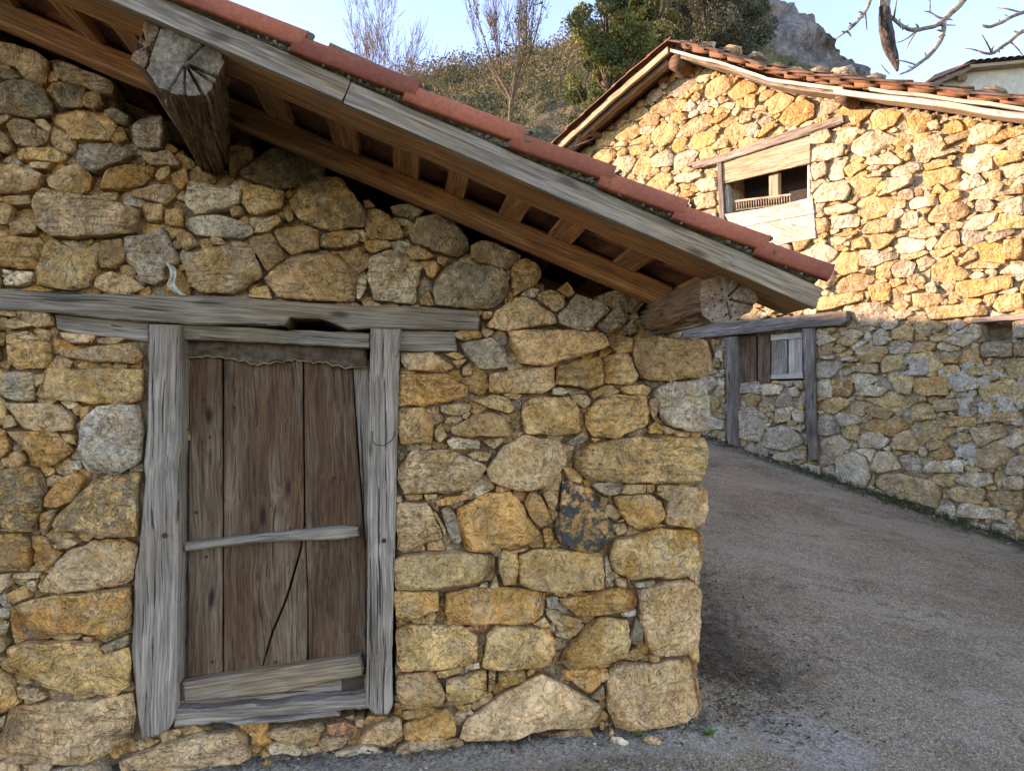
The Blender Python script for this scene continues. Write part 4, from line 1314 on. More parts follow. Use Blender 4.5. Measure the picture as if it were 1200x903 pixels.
# ---------------------------------------------------------------- door frame and door
dframe = thing("door_frame", "", ""); del dframe['label']; del dframe['category']; dframe.parent = shed
board("lintel", dframe, S, [(-160, 330), (0, 338), (120, 344), (262, 347), (400, 357), (500, 359), (560, 364), (563, 374), (560, 386), (520, 386), (433, 384), (420, 385), (408, 386), (395, 380), (375, 373), (340, 372), (333, 381), (250, 380), (160, 376), (60, 366), (0, 362), (-160, 352)], -.055, .30, W_LINTEL, edge=.004, bev=.008)
board("inner_lintel", dframe, S, [(64, 368), (174, 378), (174, 400), (90, 391), (66, 385)], -.012, .25, W_GREY, edge=.003)
board("inner_lintel", dframe, S, [(213, 379), (330, 386), (434, 390), (434, 408), (330, 402), (213, 397)], -.02, .10, W_LINTEL, edge=.004, bev=.006)
board("inner_lintel", dframe, S, [(467, 387), (534, 388), (536, 412), (500, 413), (468, 411)], -.012, .25, W_GREY, edge=.004)
board("jamb", dframe, S, [(174, 379), (213, 380), (212, 480), (209, 560), (208, 640), (207, 740), (205, 842), (196, 856), (186, 862), (166, 866), (160, 830), (154, 760), (158, 665), (163, 640), (170, 560), (168, 545), (172, 500)], -.045, .20, W_GREY, edge=.004, bev=.009)
board("jamb", dframe, S, [(434, 383), (466, 384), (468, 420), (466, 500), (464, 600), (461, 700), (459, 780), (460, 826), (455, 837), (440, 838), (428, 828), (431, 700), (431, 560), (433, 450)], -.045, .20, W_GREY, edge=.004, bev=.009)
board("jamb_splinter", dframe, S, [(460, 385), (471, 385), (468, 408), (464, 418), (460, 400)], -.058, .02, W_GREY)
board("threshold", dframe, S, [(204, 832), (300, 826), (392, 818), (430, 812), (432, 830), (380, 836), (290, 842), (260, 848), (203, 852)], -.03, .22, W_GREY, edge=.008, bev=.010)
board("threshold_splinter", dframe, S, [(262, 846), (330, 842), (392, 834), (398, 838), (330, 846), (280, 850)], -.05, .06, W_GREY, edge=.005)
board("threshold_shelf", dframe, S, [(208, 800), (432, 790), (432, 815), (300, 825), (208, 831)], .045, .10, W_GREY, edge=.004)
for px, py in ((156 + 37, 627), (450, 633)):
    p = S.P(px, py, -.052); V, F = [], []; blob(V, F, p, .011, (1, .5, 1), 10, .1)
    link("nail_head", mesh("nail_head", V, F, IRON), dframe)
# wire on the right jamb
pts = [S.P(px, py, Y) for px, py, Y in ((436, 505, -.05), (436, 516, -.062), (440, 521, -.066), (450, 522, -.068), (459, 516, -.062), (463, 509, -.05), (462, 505, -.045))]
tube_obj("wire", dframe, pts, .0022, IRON, 5)
door = thing("door", "", ""); del door['label']; del door['category']; door.parent = shed
YD = .075
pl = [([(208, 405), (222, 412), (232, 414), (232, 800), (208, 802)], YD + .02),
      ([(222, 412), (259.5, 414), (260.5, 560), (260.5, 797), (220, 800)], YD),
      ([(262.5, 414), (354, 414), (356, 610), (352, 640), (335, 700), (318, 740), (303, 792), (262, 795)], YD - .004),
      ([(357, 616), (360, 690), (360, 788), (305, 791), (320, 741), (337, 701), (354, 641)], YD - .001),
      ([(356, 414), (412, 418), (418, 520), (428, 640), (429, 786), (362, 788), (361, 690), (358, 612)], YD - .002),
      ([(413, 420), (432, 422), (434, 600), (434, 786), (430, 786), (429, 640), (420, 520)], YD + .006)]
for k, (q, Y) in enumerate(pl):
    board("plank", door, S, q, Y, .035, W_GREY if k == 5 else W_DOOR, edge=.0018, bev=.004, step=.012)
board("batten", door, S, [(214, 636), (300, 626), (405, 616), (420, 618), (421, 628), (400, 632), (300, 636), (215, 647)], YD - .05, .045, W_LINTEL, edge=.003, bev=.009)
board("batten", door, S, [(213, 800), (300, 786), (422, 769), (427, 784), (425, 792), (330, 812), (215, 823)], YD - .065, .06, W_BARGE, edge=.004, bev=.009)
board("top_rail", door, S, [(208, 398), (434, 402), (434, 432), (208, 428)], YD + .045, .03, W_DOOR)
board("batten_stub", door, S, [(399, 795), (428, 788), (428, 808), (399, 810)], YD - .03, .04, W_DOOR, edge=.004)
for (px, py) in ((300, 622), (340, 619), (384, 620), (270, 795), (350, 783), (398, 776), (378, 640), (392, 560), (230, 600), (246, 512), (242, 652), (249, 775), (285, 770), (323, 775), (240, 468)):
    p = S.P(px, py, YD - .006); V, F = [], []; blob(V, F, p, .006, (1, .5, 1.2), 8, .2)
    link("nail_head", mesh("nail_head", V, F, IRON), door)
# hanging sacking strip
nx, nz = 60, 9; V, F = [], []
for i in range(nx + 1):
    t = i / nx; px = 210 + 220 * t
    yb = 428 - 8 * abs(math.sin(t * 6.5 + .4)) * (1 - .3 * t) + 3.5 * noise.noise(Vector((t * 30, 0, 0))) + 2 * noise.noise(Vector((t * 90, 3, 0))) - 4 * (1 - t)
    for k in range(nz + 1):
        s = k / nz; yy = 399 + (yb + 4 * t - 399) * s
        p = S.P(px, yy, YD - .03 - .014 * math.sin(t * 14 + s * 2) * s + .020 * noise.noise(Vector((t * 16, s * 4, 2))) + .008 * noise.noise(Vector((t * 50, s * 9, 7))))
        V.append(tuple(p))
for i in range(nx):
    for k in range(nz): a = i * (nz + 1) + k; F.append((a, a + 1, a + nz + 2, a + nz + 1))
sk = link("sacking_strip", mesh("sacking_strip", V, F, SACK), door)
m = sk.modifiers.new("thick", 'SOLIDIFY'); m.thickness = .004
hem = [Vector(V[i * (nz + 1) + nz]) + Vector((0, -.002, 0)) for i in range(nx + 1)]
tube_obj("hem_cord", sk, hem, .0028, DRY, 5)
# padlock on the left plank
p = S.P(221, 512, YD - .02)
pad = link("padlock", mesh("padlock", *[q for q in ((lambda V, F: (V, F))([], []))], BRASS), door) if False else None
bm = bmesh.new(); bmesh.ops.create_cube(bm, size=1)
bmesh.ops.scale(bm, vec=(.016, .012, .030), verts=bm.verts); bmesh.ops.bevel(bm, geom=bm.edges, offset=.003, segments=2, affect='EDGES')
me = bpy.data.meshes.new("padlock"); bm.to_mesh(me); bm.free(); me.materials.append(BRASS)
pad = link("padlock", me, door, Matrix.Translation(p) @ Matrix.Rotation(R(-8), 4, 'Y'))
tube_obj("shackle", pad, [(-.005, 0, .014), (-.005, 0, .024), (0, 0, .029), (.005, 0, .024), (.005, 0, .014)], .0018, STEEL, 6)
tube_obj("hasp", door, [S.P(207, 503, YD - .012), S.P(223, 503, YD - .02)], .004, IRON, 6)
# dark sheet right behind the door opening, coloured as the shade inside
slab("door_shade_panel", shed, [S.P(160, 340, .47) , S.P(480, 340, .47), S.P(480, 900, .47), S.P(160, 900, .47)], (0, .03, 0), SHADEIN)

# pale plastic rag wedged in the wall
V, F = [], []
path = [(190, 309), (197, 308), (203, 315), (204, 325), (199, 334), (206, 341), (214, 346)]
wd = [3, 5, 4, 3, 5, 9, 4]
for i, (px, py) in enumerate(path):
    for k in range(6):
        s = k / 5 - .5; Y = -.045 - .012 * math.cos(s * 9 + i) - .006 * i % .02
        V.append(tuple(S.P(px + s * 2 * wd[i], py + s * wd[i] * .4, Y)))
for i in range(len(path) - 1):
    for k in range(5): a = i * 6 + k; F.append((a, a + 1, a + 7, a + 6))
me = mesh("plastic_rag", V, F, PLASTIC); me.transform(S.M)
rag = link("plastic_rag", me)
m = rag.modifiers.new("thick", 'SOLIDIFY'); m.thickness = .003
m = rag.modifiers.new("sub", 'SUBSURF'); m.levels = m.render_levels = 2
tag(rag, "twisted pale plastic scrap wedged between stones above the door lintel", "plastic scrap")
# ================================================================ HOUSE (far building)
H = Frame((3.57, 10.3, 0), R(-49))
house = thing("stone_house", "sunlit stone gable house with small shuttered window across the lane", "building", H.M)
YO = -.4
def hp(px, py, Y=YO): return H.at(px, py, Y)
pr = [hp(785, 58), hp(850, 74), hp(900, 92), hp(990, 104), hp(1100, 117), hp(1200, 131)]
pr = [(a, b) for a, b in pr]
sl_e = (pr[-1][1] - pr[-2][1]) / (pr[-1][0] - pr[-2][0])
pr.append((7.4, pr[-1][1] + sl_e * (7.4 - pr[-1][0])))
plft = [pr[0], hp(715, 118), hp(645, 182)]
sl_l = (plft[-1][1] - plft[0][1]) / (plft[-1][0] - plft[0][0])
plft.append((-4.6, plft[-1][1] + sl_l * (-4.6 - plft[-1][0])))
def prof_z(x):
    P = plft[::-1] + pr[1:]
    return float(np.interp(x, [p[0] for p in P], [p[1] for p in P]))
HX0, HX1, HD = -4.1, 6.9, 8.0
topH = [(x, prof_z(x) - .06) for x in np.linspace(HX0, HX1, 40)]
hw = topH + [(HX1, -1.6), (HX0, -1.6)]
win = pxs(H, [(850, 190), (948, 158), (948, 232), (852, 262)])
dr = pxs(H, [(864, 392), (940, 388), (942, 446), (866, 448)])
niche = pxs(H, [(1150, 376), (1184, 376), (1184, 399), (1147, 400)])
g2 = Grid(HX0, HX1, -1.6, 7.4, 0.05)
alh = g2.mask([hw]) & ~g2.mask([win, dr, niche])
gable = core(house, "gable_wall", g2, alh, MORTAR_FAR, y=0.03, depth=0.5, amp=0.03)
farst = parse(FAR_STONES, H)
# pieces of timber that the masonry leaves free
wood_px = [[(809, 192), (845, 182), (990, 134), (990, 144), (952, 158), (842, 200), (811, 198)], [(840, 185), (952, 150), (956, 278), (905, 290), (848, 262)],
           [(800, 383), (992, 364), (992, 382), (820, 398), (800, 396)], [(847, 394), (866, 394), (868, 536), (852, 538)], [(938, 384), (956, 384), (959, 540), (946, 542)],
           [(864, 392), (940, 388), (942, 446), (866, 448)], [(1145, 375), (1184, 375), (1184, 402), (1147, 402)]]
GH = Grid(HX0 + .1, HX1, -1.2, 7.3, 0.0165)
alw = GH.mask([[(x, prof_z(x) - .10) for x in np.linspace(HX0, HX1, 40)] + [(HX1, -1.2), (HX0, -1.2)]]) & ~GH.mask([pxs(H, q) for q in wood_px])
cellsH = fill_cells(GH, alw, [grow(p, 1.03) for _, p in farst], [0.17, 0.125, 0.09, 0.065, 0.045, 0.03], aniso=1.9, tries=4200, slope=0.02, near=.45, gap=.74)
gh = []
for c, p in farst:
    s = math.sqrt(abs(area(p)))
    gh.append((stone_geo(p, .42, proud=rng.uniform(.02, .045) + .02 * min(1, s / .3), back=.10, shrink=.002), c.upper() if c.lower() in 'toygw' else c, s))
clh = list('YYYYWWWWTTTOGY')
for p in cellsH:
    s = math.sqrt(abs(area(p)))
    gh.append((stone_geo(p, .38, proud=rng.uniform(.0, .045), back=.08, shrink=.0005), clh[rng.integers(len(clh))], s))
def shown(g):
    x, _, z = g[0][2]; w_ = H.M @ Vector((x, 0, z)); px = 600 + 880 * w_.x / w_.y; py = 485 - 880 * (w_.z - 1.45) / w_.y
    hid = py > 485 and px < 822 or (px < 980 and py > 342 - .41 * (980 - px) - 3 and py < 360 and px > 640 and False)
    return px < 1202 and not (px < 825 and py > 395) and not (py > 130 + (px - 500) * .44 and px < 830 and py > 200)
gh.sort(key=lambda g: (not shown(g), -g[2]))
for g, c, s in gh[:280]: put_stone(gable, g, c)
put_joined(gable, "rubble_masonry", [(g, c) for g, c, s in gh[280:]])
print("far stones", len(gh), "near", len(geos))
# cement patches on the masonry
def patch(pix, Y=-.028):
    P = np.array(pxs(H, pix)); g = Grid(P[:, 0].min(), P[:, 0].max(), P[:, 1].min(), P[:, 1].max(), .02)
    al = np.zeros(g.X.shape, bool)
    base = in_poly(g.X, g.Z, [tuple(p) for p in P])
    for i in range(al.shape[0]):
        for j in range(al.shape[1]):
            al[i, j] = base[i, j] and noise.fractal(Vector((g.X[i, j] * 7, g.Z[i, j] * 7, 1)), .8, 2, 3) > -.25
    core(gable, "cement_patch", g, al, RENDER, y=Y, depth=.03, amp=.022)
patch([(1110, 440), (1140, 420), (1200, 450), (1200, 500), (1150, 490), (1140, 560), (1120, 560), (1125, 480)])
patch([(1040, 420), (1095, 415), (1115, 450), (1110, 465), (1095, 440), (1040, 440)])
patch([(868, 470), (880, 470), (900, 500), (935, 500), (944, 540), (900, 530), (868, 540)], -.02)
# timber round the window
wn = thing("window", "", ""); del wn['label']; del wn['category']; wn.parent = house
board("window_lintel", wn, H, [(809, 190), (842, 182), (912, 157), (988, 134), (989, 143), (952, 156), (900, 172), (845, 190), (812, 198)], -.065, .25, W_GREY, edge=.008, bev=.01)
board("shutter_board", wn, H, [(845, 187), (949, 159), (949, 191), (845, 216)], -.02, .04, W_TAN, edge=.004)
board("window_post", wn, H, [(840, 188), (845, 187), (849, 262), (843, 260)], -.05, .1, W_DARK, edge=.004)
board("white_jamb", wn, H, [(849, 217), (853, 216), (855, 249), (850, 250)], .02, .08, W_PALE)
board("white_jamb", wn, H, [(946, 192), (949, 191), (949, 232), (946, 233)], .02, .08, W_PALE)
board("mullion", wn, H, [(901, 204), (912, 202), (912, 232), (901, 236)], .06, .08, W_TAN)
board("sill_board", wn, H, [(849, 251), (900, 243), (952, 231), (954, 250), (900, 260), (858, 268)], -.055, .3, W_PALE, edge=.004)
board("apron_board", wn, H, [(858, 268.5), (900, 260.5), (954, 250.5), (956, 279), (925, 284), (903, 290)], -.045, .06, W_PALE, edge=.004)
slab("opening_backing", house, [H.P(820, 130, .52), H.P(990, 130, .52), H.P(990, 300, .52), H.P(820, 300, .52)], (0, .03, 0), SHADEIN)  # dark sheet behind the window, the room's shade put into its colour
# far door
fd = thing("door_frame", "", ""); del fd['label']; del fd['category']; fd.parent = house
board("lintel", fd, H, [(801, 384), (822, 379), (900, 373), (975, 365), (992, 364), (993, 376), (985, 381), (940, 384), (822, 396), (801, 398)], -.10, .35, W_DARK, edge=.008, bev=.012)
board("jamb", fd, H, [(848, 395), (863, 394), (865, 440), (864, 500), (867, 534), (856, 537), (851, 510), (851, 440)], -.07, .2, W_DARK, edge=.006, bev=.012)
board("jamb", fd, H, [(939, 384), (953, 383), (955, 440), (955, 500), (959, 538), (948, 541), (944, 500), (943, 440)], -.07, .2, W_DARK, edge=.006, bev=.012)
hd = thing("hatch", "", ""); del hd['label']; del hd['category']; hd.parent = house
board("plank", hd, H, [(866, 394), (886, 392), (886, 448), (867, 448)], .02, .03, W_DOOR)
board("plank", hd, H, [(888, 392), (902, 391), (902, 449), (888, 449)], .01, .04, W_DOOR)
board("plank", hd, H, [(904, 397), (922, 396), (922, 440), (904, 441)], .03, .03, W_GREY)
board("plank", hd, H, [(924, 396), (940, 394), (940, 438), (924, 440)], .03, .03, W_PALE)
board("rail", hd, H, [(903, 392), (940, 389), (940, 396), (903, 399)], .012, .04, W_PALE)
board("rail", hd, H, [(903, 439), (941, 437), (941, 443), (903, 444)], .005, .05, W_PALE)
slab("opening_backing", house, [H.P(850, 380, .2), H.P(955, 380, .2), H.P(955, 455, .2), H.P(850, 455, .2)], (0, .03, 0), SHADEIN)  # dark sheet coloured as the shade behind the hatch
slab("opening_backing", house, [H.P(1130, 360, .35), H.P(1200, 360, .35), H.P(1200, 410, .35), H.P(1130, 410, .35)], (0, .03, 0), MORTAR_FAR)
board("niche_lintel", house, H, [(1138, 373), (1200, 366), (1260, 360), (1260, 367), (1200, 374), (1138, 378)], -.05, .2, W_GREY, edge=.006)
# closing walls
slab("side_wall", house, [(HX0, .52, -1), (HX0, .52, prof_z(HX0) - .1), (HX0, HD, prof_z(HX0) - .1), (HX0, HD, -1)], (.45, 0, 0), MORTAR_FAR)
slab("side_wall", house, [(HX1 - .45, .52, -2), (HX1 - .45, .52, prof_z(HX1) - .1), (HX1 - .45, HD, prof_z(HX1) - .1), (HX1 - .45, HD, -2)], (.45, 0, 0), MORTAR_FAR)
slab("rear_wall", house, [(a, HD + .01, b) for a, b in hw], (0, .4, 0), MORTAR_FAR)

# ---------------------------------------------------------------- far roof
hroof = thing("roof", "", ""); del hroof['label']; del hroof['category']; hroof.parent = house
def polyprof(P, h):
    P = np.array(P); L = np.concatenate([[0], np.cumsum(np.linalg.norm(np.diff(P, axis=0), axis=1))])
    sg = 1 if P[-1, 0] > P[0, 0] else -1
    def f(s):
        x = np.interp(s, L, P[:, 0]); z = np.interp(s, L, P[:, 1])
        i = min(len(P) - 2, max(0, int(np.searchsorted(L, s) - 1))); d = P[i + 1] - P[i]; d = d / np.linalg.norm(d)
        n = Vector((-d[1] * sg, 0, d[0] * sg)); 
        return Vector((x, 0, z)) + n * h, n
    return f, L[-1]
fr_, LR = polyprof(pr, .10); fl_, LL = polyprof(plft, .10)
corrugated(hroof, "roof_covering", (fr_, (0, LR)), YO + .02, HD + .6, .24, T_OLD, amp=.04, step=.34, kick=.03)
corrugated(hroof, "roof_covering", (fl_, (0, LL)), YO + .02, HD + .6, .24, T_OLD, amp=.04, step=.34, kick=.03)
# verge tiles, one by one
def barrel(parent, p, d, n, r=.085, L=.46, name="verge_tile", mat=None, taper=.90):
    """half-round tile: starts at p and runs along d, n is up"""
    y = n.cross(d); V, F = [], []; k = 8; m = 3
    for ins in (0, 1):
        for i in range(m + 1):
            t = i / m; rr = (r * (taper + (1 - taper) * t)) - ins * .010
            for j in range(k + 1):
                a = math.pi * j / k
                V.append(tuple(d * (L * (t - .5)) + y * (math.cos(a) * rr) + n * (math.sin(a) * rr * .5 + .012 * t)))
    w_ = k + 1; K = (m + 1) * w_
    for i in range(m):
        for j in range(k): a = i * w_ + j; F.append((a, a + 1, a + w_ + 1, a + w_)); F.append((K + a, K + a + w_, K + a + w_ + 1, K + a + 1))
        for j in (0, k): a = i * w_ + j; F.append((a, a + w_, K + a + w_, K + a))
    for i in (0, m):
        for j in range(k): a = i * w_ + j; F.append((a, a + 1, K + a + 1, K + a))
    return link(name, mesh(name, V, F, mat or T_OLD), parent, Matrix.Translation(p))
for f, L in ((fr_, LR), (fl_, LL)):
    for row, yy in ((0, YO - .02), (1, YO + .20)):
        s = .12 + row * .1
        while s < L:
            p, n = f(s); p2, _ = f(min(s + .1, L + .1)); p1, _ = f(s - .1); d = (p2 - p1).normalized()
            q = p + n * (-.01 + random.uniform(-.008, .012) + row * .03) + Vector((0, yy + random.uniform(-.02, .02), 0))
            dd = (d + Vector((0, random.uniform(-.04, .04), random.uniform(-.02, .02)))).normalized()
            barrel(hroof, q, dd, n, r=.09)
            s += random.uniform(.34, .42)
# boards under the verge
def along(P, x0, x1, n=6):
    xs_ = np.linspace(x0, x1, n); P = sorted(P)
    return [(x, float(np.interp(x, [p[0] for p in P], [p[1] for p in P]))) for x in xs_]
def rake(name, P, x0, x1, dz, Y, w_, h_, mat):
    q = along(P, x0, x1, 8)
    # one bent board following the sag
    V, F = [], []; off = random.uniform(0, 50)
    q = along(P, x0, x1, 60)
    for i, (x, z) in enumerate(q):
        e = noise.noise(Vector((x * 3, off, 0))) * .012
        for (a, b) in ((0, 0), (0, h_), (w_, h_), (w_, 0)):
            V.append((x, Y + a + noise.noise(Vector((x * 5, a * 9 + off, b))) * .005, z + dz + b + e))
    for i in range(len(q) - 1):
        for k in range(4): a = i * 4 + k; b = i * 4 + (k + 1) % 4; F.append((a, b, b + 4, a + 4))
    F.append((0, 1, 2, 3)); F.append(tuple(len(V) - 1 - i for i in range(4)))
    me = mesh(name, V, F, mat, smooth=False); c = Vector(((x0 + x1) / 2, Y, q[30][1]))
    d = Vector((x1 - x0, 0, q[-1][1] - q[0][1])); M = Matrix.Translation(c) @ basis(d, (0, 0, 1)).to_4x4()
    me.transform(M.inverted())
    return link(name, me, hroof, M)
rake("verge_board", pr, pr[0][0] + .02, pr[3][0] - .02, -.035, YO - .02, .05, .045, W_PALE)
rake("verge_board", pr, pr[0][0] + .05, pr[3][0] - .02, -.085, YO + .04, .30, .045, W_LINTEL)
rake("verge_board", pr, pr[3][0] - .12, 7.3, -.085, YO - .045, .05, .065, W_PALE)
rake("verge_board", pr, pr[3][0] + .3, 7.3, .005, YO - .02, .05, .04, W_PALE)
rake("soffit_board", pr, pr[3][0] - .1, 7.3, -.05, YO + .02, .36, .03, W_TAN)
rake("verge_board", plft, plft[0][0] - .02, -4.55, -.055, YO - .03, .05, .10, W_TAN)
rake("soffit_board", plft, plft[0][0] - .02, -4.55, -.02, YO + .03, .36, .03, W_LOG)
rake("rafter", plft, plft[0][0] - .1, -4.4, -.13, YO + .08, .10, .10, W_LOG)
def log_end(px, py, r, Y0=-.36, dz=0):
    x, z = H.at(px, py, Y0); V, F = [], []
    tube(V, F, [(x, Y0, z), (x, Y0 + .2, z), (x, .3, z)], [r, r * 1.04, r], 12)
    link("purlin", mesh("purlin", V, F, W_DOOR), hroof)
log_end(791, 73, .12); log_end(988, 112, .10, -.3); log_end(676, 160, .07); log_end(690, 155, .06, -.30)

# stones laid on the tiles
k = 0
st_px = [(828, 58, .11, "w"), (856, 66, .13, "t"), (884, 70, .14, "k"), (908, 76, .10, "t"), (930, 78, .09, "t"), (957, 78, .12, "k"), (985, 81, .15, "g"), (1023, 84, .11, "k"), (1160, 104, .12, "k")]
what = ["first and smallest grey stone on the tiles right of the gable peak", "low tan stone second along the verge from the gable peak", "broad rough stone third along the verge from the gable peak",
        "small stone just left of where the verge boards join", "flat low tan stone on the tiles above the verge board joint", "dark angular stone on the tiles above the window lintel end",
        "large grey capping stone on the tiles directly above the purlin end", "dark stone on the tiles just left of the hanging limb tip", "dark stone on the tiles below the cream building"]
for (px, py, r, c), lb in zip(st_px, what):
    x, z = H.at(px, py + 6, YO + .3); zz = prof_z(x) + .19
    a = np.linspace(0, 2 * math.pi, 8)[:-1]
    V, F = [], []
    blob(V, F, (0, 0, 0), r, (1.25, 1, .62), 14, .5, 1.6)
    me = mesh("roof_stone", V, F, STONE); tc, sc_ = stone_cols(c, len(V)); vattr(me, "tint", tc); vattr(me, "stain", sc_)
    o = link("roof_stone", me, None, H.M @ Matrix.Translation((x, YO + .3, zz + r * .2)))
    tag(o, lb, "stone", "stones laid on the old roof tiles")
# wooden rake head on the sill
rk = thing("hay_rake", "small wooden rake head with long teeth lying in the window opening", "rake", H.M)
a, b = H.P(862, 236, -.04), H.P(927, 229, -.04)
b.z = a.z + (b.z - a.z) * .9
beam("head_bar", rk, a, b, .03, .03, W_TAN, amp=.002)
beam("head_bar", rk, a - Vector((0, -.02, .12)), b - Vector((0, -.02, .12)), .02, .02, W_TAN, amp=.002)
for i in range(22):
    p = a.lerp(b, (i + .5) / 22)
    tube_obj("tooth", rk, [p + Vector((0, 0, -.01)), p + Vector((.003, -.004, -.08)), p + Vector((.004, .0, -.135))], [.008, .007, .004], W_TAN, 5)
# cable on the left verge
pts = [H.P(706, 140, -.5), H.P(700, 163, -.5)]
wr = thing("cable", "", ""); bpy.data.objects.remove(wr)
A_ = H.M @ H.P(697, 162, -.46); B_ = Vector((-.9, 16.5, 8.0))
pts = [A_.lerp(B_, t) - Vector((0, 0, .5 * math.sin(math.pi * t))) for t in np.linspace(0, 1, 14)]
cb = tube_obj("overhead_cable", None, pts, .012, CABLE, 5)
tag(cb, "thin dark cable running to the left edge of the house roof", "cable")

# ================================================================ pale building, upper right
K_ = Frame((16.2, 23.0, 0), R(-12))
pb = thing("plastered_building", "cream plastered building with tiled roof rising behind the stone house", "building", K_.M)
def kp(px, py): return K_.at(px, py, 0)
w0 = kp(1108, 112); rt = kp(1134, 83); 
zt = kp(1134, 84)[1]; zl = kp(1100, 98)[1]
poly = [(w0[0] - .2, 0, -1), (w0[0] - .2, 0, zl), (rt[0], 0, zt), (rt[0] + 12, 0, zt + .1), (rt[0] + 12, 0, -1)]
slab("wall", pb, poly, (0, 6, 0), PLASTER)
ea = [(w0[0] - .9, zl - .25), (rt[0], zt + .05), (rt[0] + 12.6, zt + .14)]
pf, Lk = polyprof(ea[:2], .10); pf2, Lk2 = polyprof(ea[1:], .10)
slab("eaves_board", pb, [(rt[0] - .05, -.32, zt - .02), (rt[0] + 12.5, -.32, zt + .06), (rt[0] + 12.5, -.32, zt + .16), (rt[0] - .05, -.32, zt + .08)], (0, .3, 0), W_TAN)
slab("rake_board", pb, [(w0[0] - .9, -.3, zl - .35), (rt[0], -.3, zt - .06), (rt[0], -.3, zt + .06), (w0[0] - .9, -.3, zl - .22)], (0, .3, 0), W_LINTEL)
s = .1
while s < Lk:
    p, n = pf(s); p2, _ = pf(s + .1); barrel(pb, p + Vector((0, -.3, -.06)), (p2 - p).normalized(), n, r=.11, name="roof_tile"); s += .38
x = rt[0]
while x < rt[0] + 12.4:
    barrel(pb, Vector((x, -.2, zt + .2)), Vector((0, -.95, -.3)), Vector((0, -.3, .95)), r=.10, L=.5, name="roof_tile"); x += .21
V = [(w0[0] - .9, -.25, zl - .2), (rt[0], -.25, zt + .17), (rt[0], 6.3, zt + 2.0), (w0[0] - .9, 6.3, zl - .2)]
V2 = [(rt[0], -.2, zt + .18), (rt[0] + 12.6, -.2, zt + .26), (rt[0] + 12.6, 3, zt + 1.2), (rt[0], 3, zt + 1.2)]
slab("roof_slope", pb, V2, (0, 0, .05), T_OLD); slab("roof_slope", pb, [V[0], V[1], (rt[0], 3, zt + 1.2), (w0[0] - .9, 3, zl + .3)], (0, 0, .05), T_OLD)
beam("purlin_end", pb, K_.P(1128, 90, -.3), K_.P(1128, 90, .2), .25, .22, W_LOG)
# ================================================================ GROUND
def seg_dist(x, y, a, b):
    ax, ay = a; bx, by = b; dx, dy = bx - ax, by - ay
    t = np.clip(((x - ax) * dx + (y - ay) * dy) / (dx * dx + dy * dy), 0, 1)
    return np.hypot(x - ax - t * dx, y - ay - t * dy)
def wpt(M, X, Y): 
    v = M @ Vector((X, Y, 0)); return (v.x, v.y)
FA, FB = wpt(S.M, -4.2, 0), wpt(S.M, XC, 0)
SB = wpt(S.M, XC, 7)
HA, HB = wpt(H.M, -3, 0), wpt(H.M, HX1, 0)
gx = np.arange(-3.4, 8.2, .035); gy = np.arange(1.4, 13.4, .035)
XX, YY = np.meshgrid(gx, gy)
ZZ = np.vectorize(ground_z)(XX, YY)
dF = seg_dist(XX, YY, FA, FB); dS = seg_dist(XX, YY, FB, SB); dH = seg_dist(XX, YY, HA, HB)
N1 = np.empty(XX.shape); N2 = np.empty(XX.shape)
for i in range(XX.shape[0]):
    for j in range(XX.shape[1]):
        v = Vector((XX[i, j], YY[i, j], 0))
        N1[i, j] = noise.noise(v * 1.3); N2[i, j] = noise.fractal(v * 9, .8, 2.1, 3)
edge = np.clip(1 - np.minimum(dF, dS) / .45, 0, 1)
ZZ += .018 * N1 + .006 * N2 + edge * .018 * np.abs(N2) + .05 * np.clip(1 - dH / .5, 0, 1) ** 1.5 + .05 * np.clip(1 - dS / .5, 0, 1) ** 2
# pothole-free worn lane: slight crown and ruts
ZZ -= .02 * np.exp(-((dH - 1.6) / .35) ** 2)
ny, nx_ = XX.shape
V = np.column_stack([XX.ravel(), YY.ravel(), ZZ.ravel()])
idx = np.arange(ny * nx_).reshape(ny, nx_)
F = np.stack([idx[:-1, :-1], idx[:-1, 1:], idx[1:, 1:], idx[1:, :-1]], -1).reshape(-1, 4)
me = bpy.data.meshes.new("lane"); me.from_pydata(V.tolist(), [], F.tolist())
me.polygons.foreach_set("use_smooth", [True] * len(me.polygons))
def sst(x, a, b): t = np.clip((x - a) / (b - a), 0, 1); return t * t * (3 - 2 * t)
pale = sst(-dF, -.42, -.12) * .9 * (YY < 3.9)
q0 = np.hypot((XX - 1.45) / .50, (YY - 3.75) / .36); pale = np.maximum(pale, sst(-q0, -1.15, -.35))
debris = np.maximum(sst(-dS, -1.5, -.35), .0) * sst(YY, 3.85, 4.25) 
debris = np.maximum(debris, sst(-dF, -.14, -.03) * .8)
moss = sst(-dH, -.42, -.10)
tan = sst(-(YY - .1 * XX), -3.35, -2.95) * sst(-XX, -1.6, -.9)
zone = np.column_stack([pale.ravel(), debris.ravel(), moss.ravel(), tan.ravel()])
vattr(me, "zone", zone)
t = NT("gritty_lane_surface", 0.93); p = t.pos(); za = t.n("ShaderNodeAttribute"); za.attribute_name = "zone"
zs_ = t.n("ShaderNodeSeparateColor"); t.l(za.outputs["Color"], zs_.inputs[0])
n0 = t.noise(p, 1.1, 5, .6); n1 = t.noise(p, 9, 5, .65); n2 = t.noise(p, 55, 5, .7); n3 = t.noise(p, 230, 2, .5); vr = t.vor(p, 120, 'F1'); vr2 = t.vor(p, 120, 'F1', "Color")
strk = t.noise(t.map(p, (1.5, 5.0, 3.0)), 2.2, 5, .65, .5)
c = t.mix(t.ramp(n0, .35, .65), (.215, .155, .088), (.29, .215, .13))
c = t.mix(t.ramp(strk, .52, .68, 0, .5), c, (.33, .285, .225))
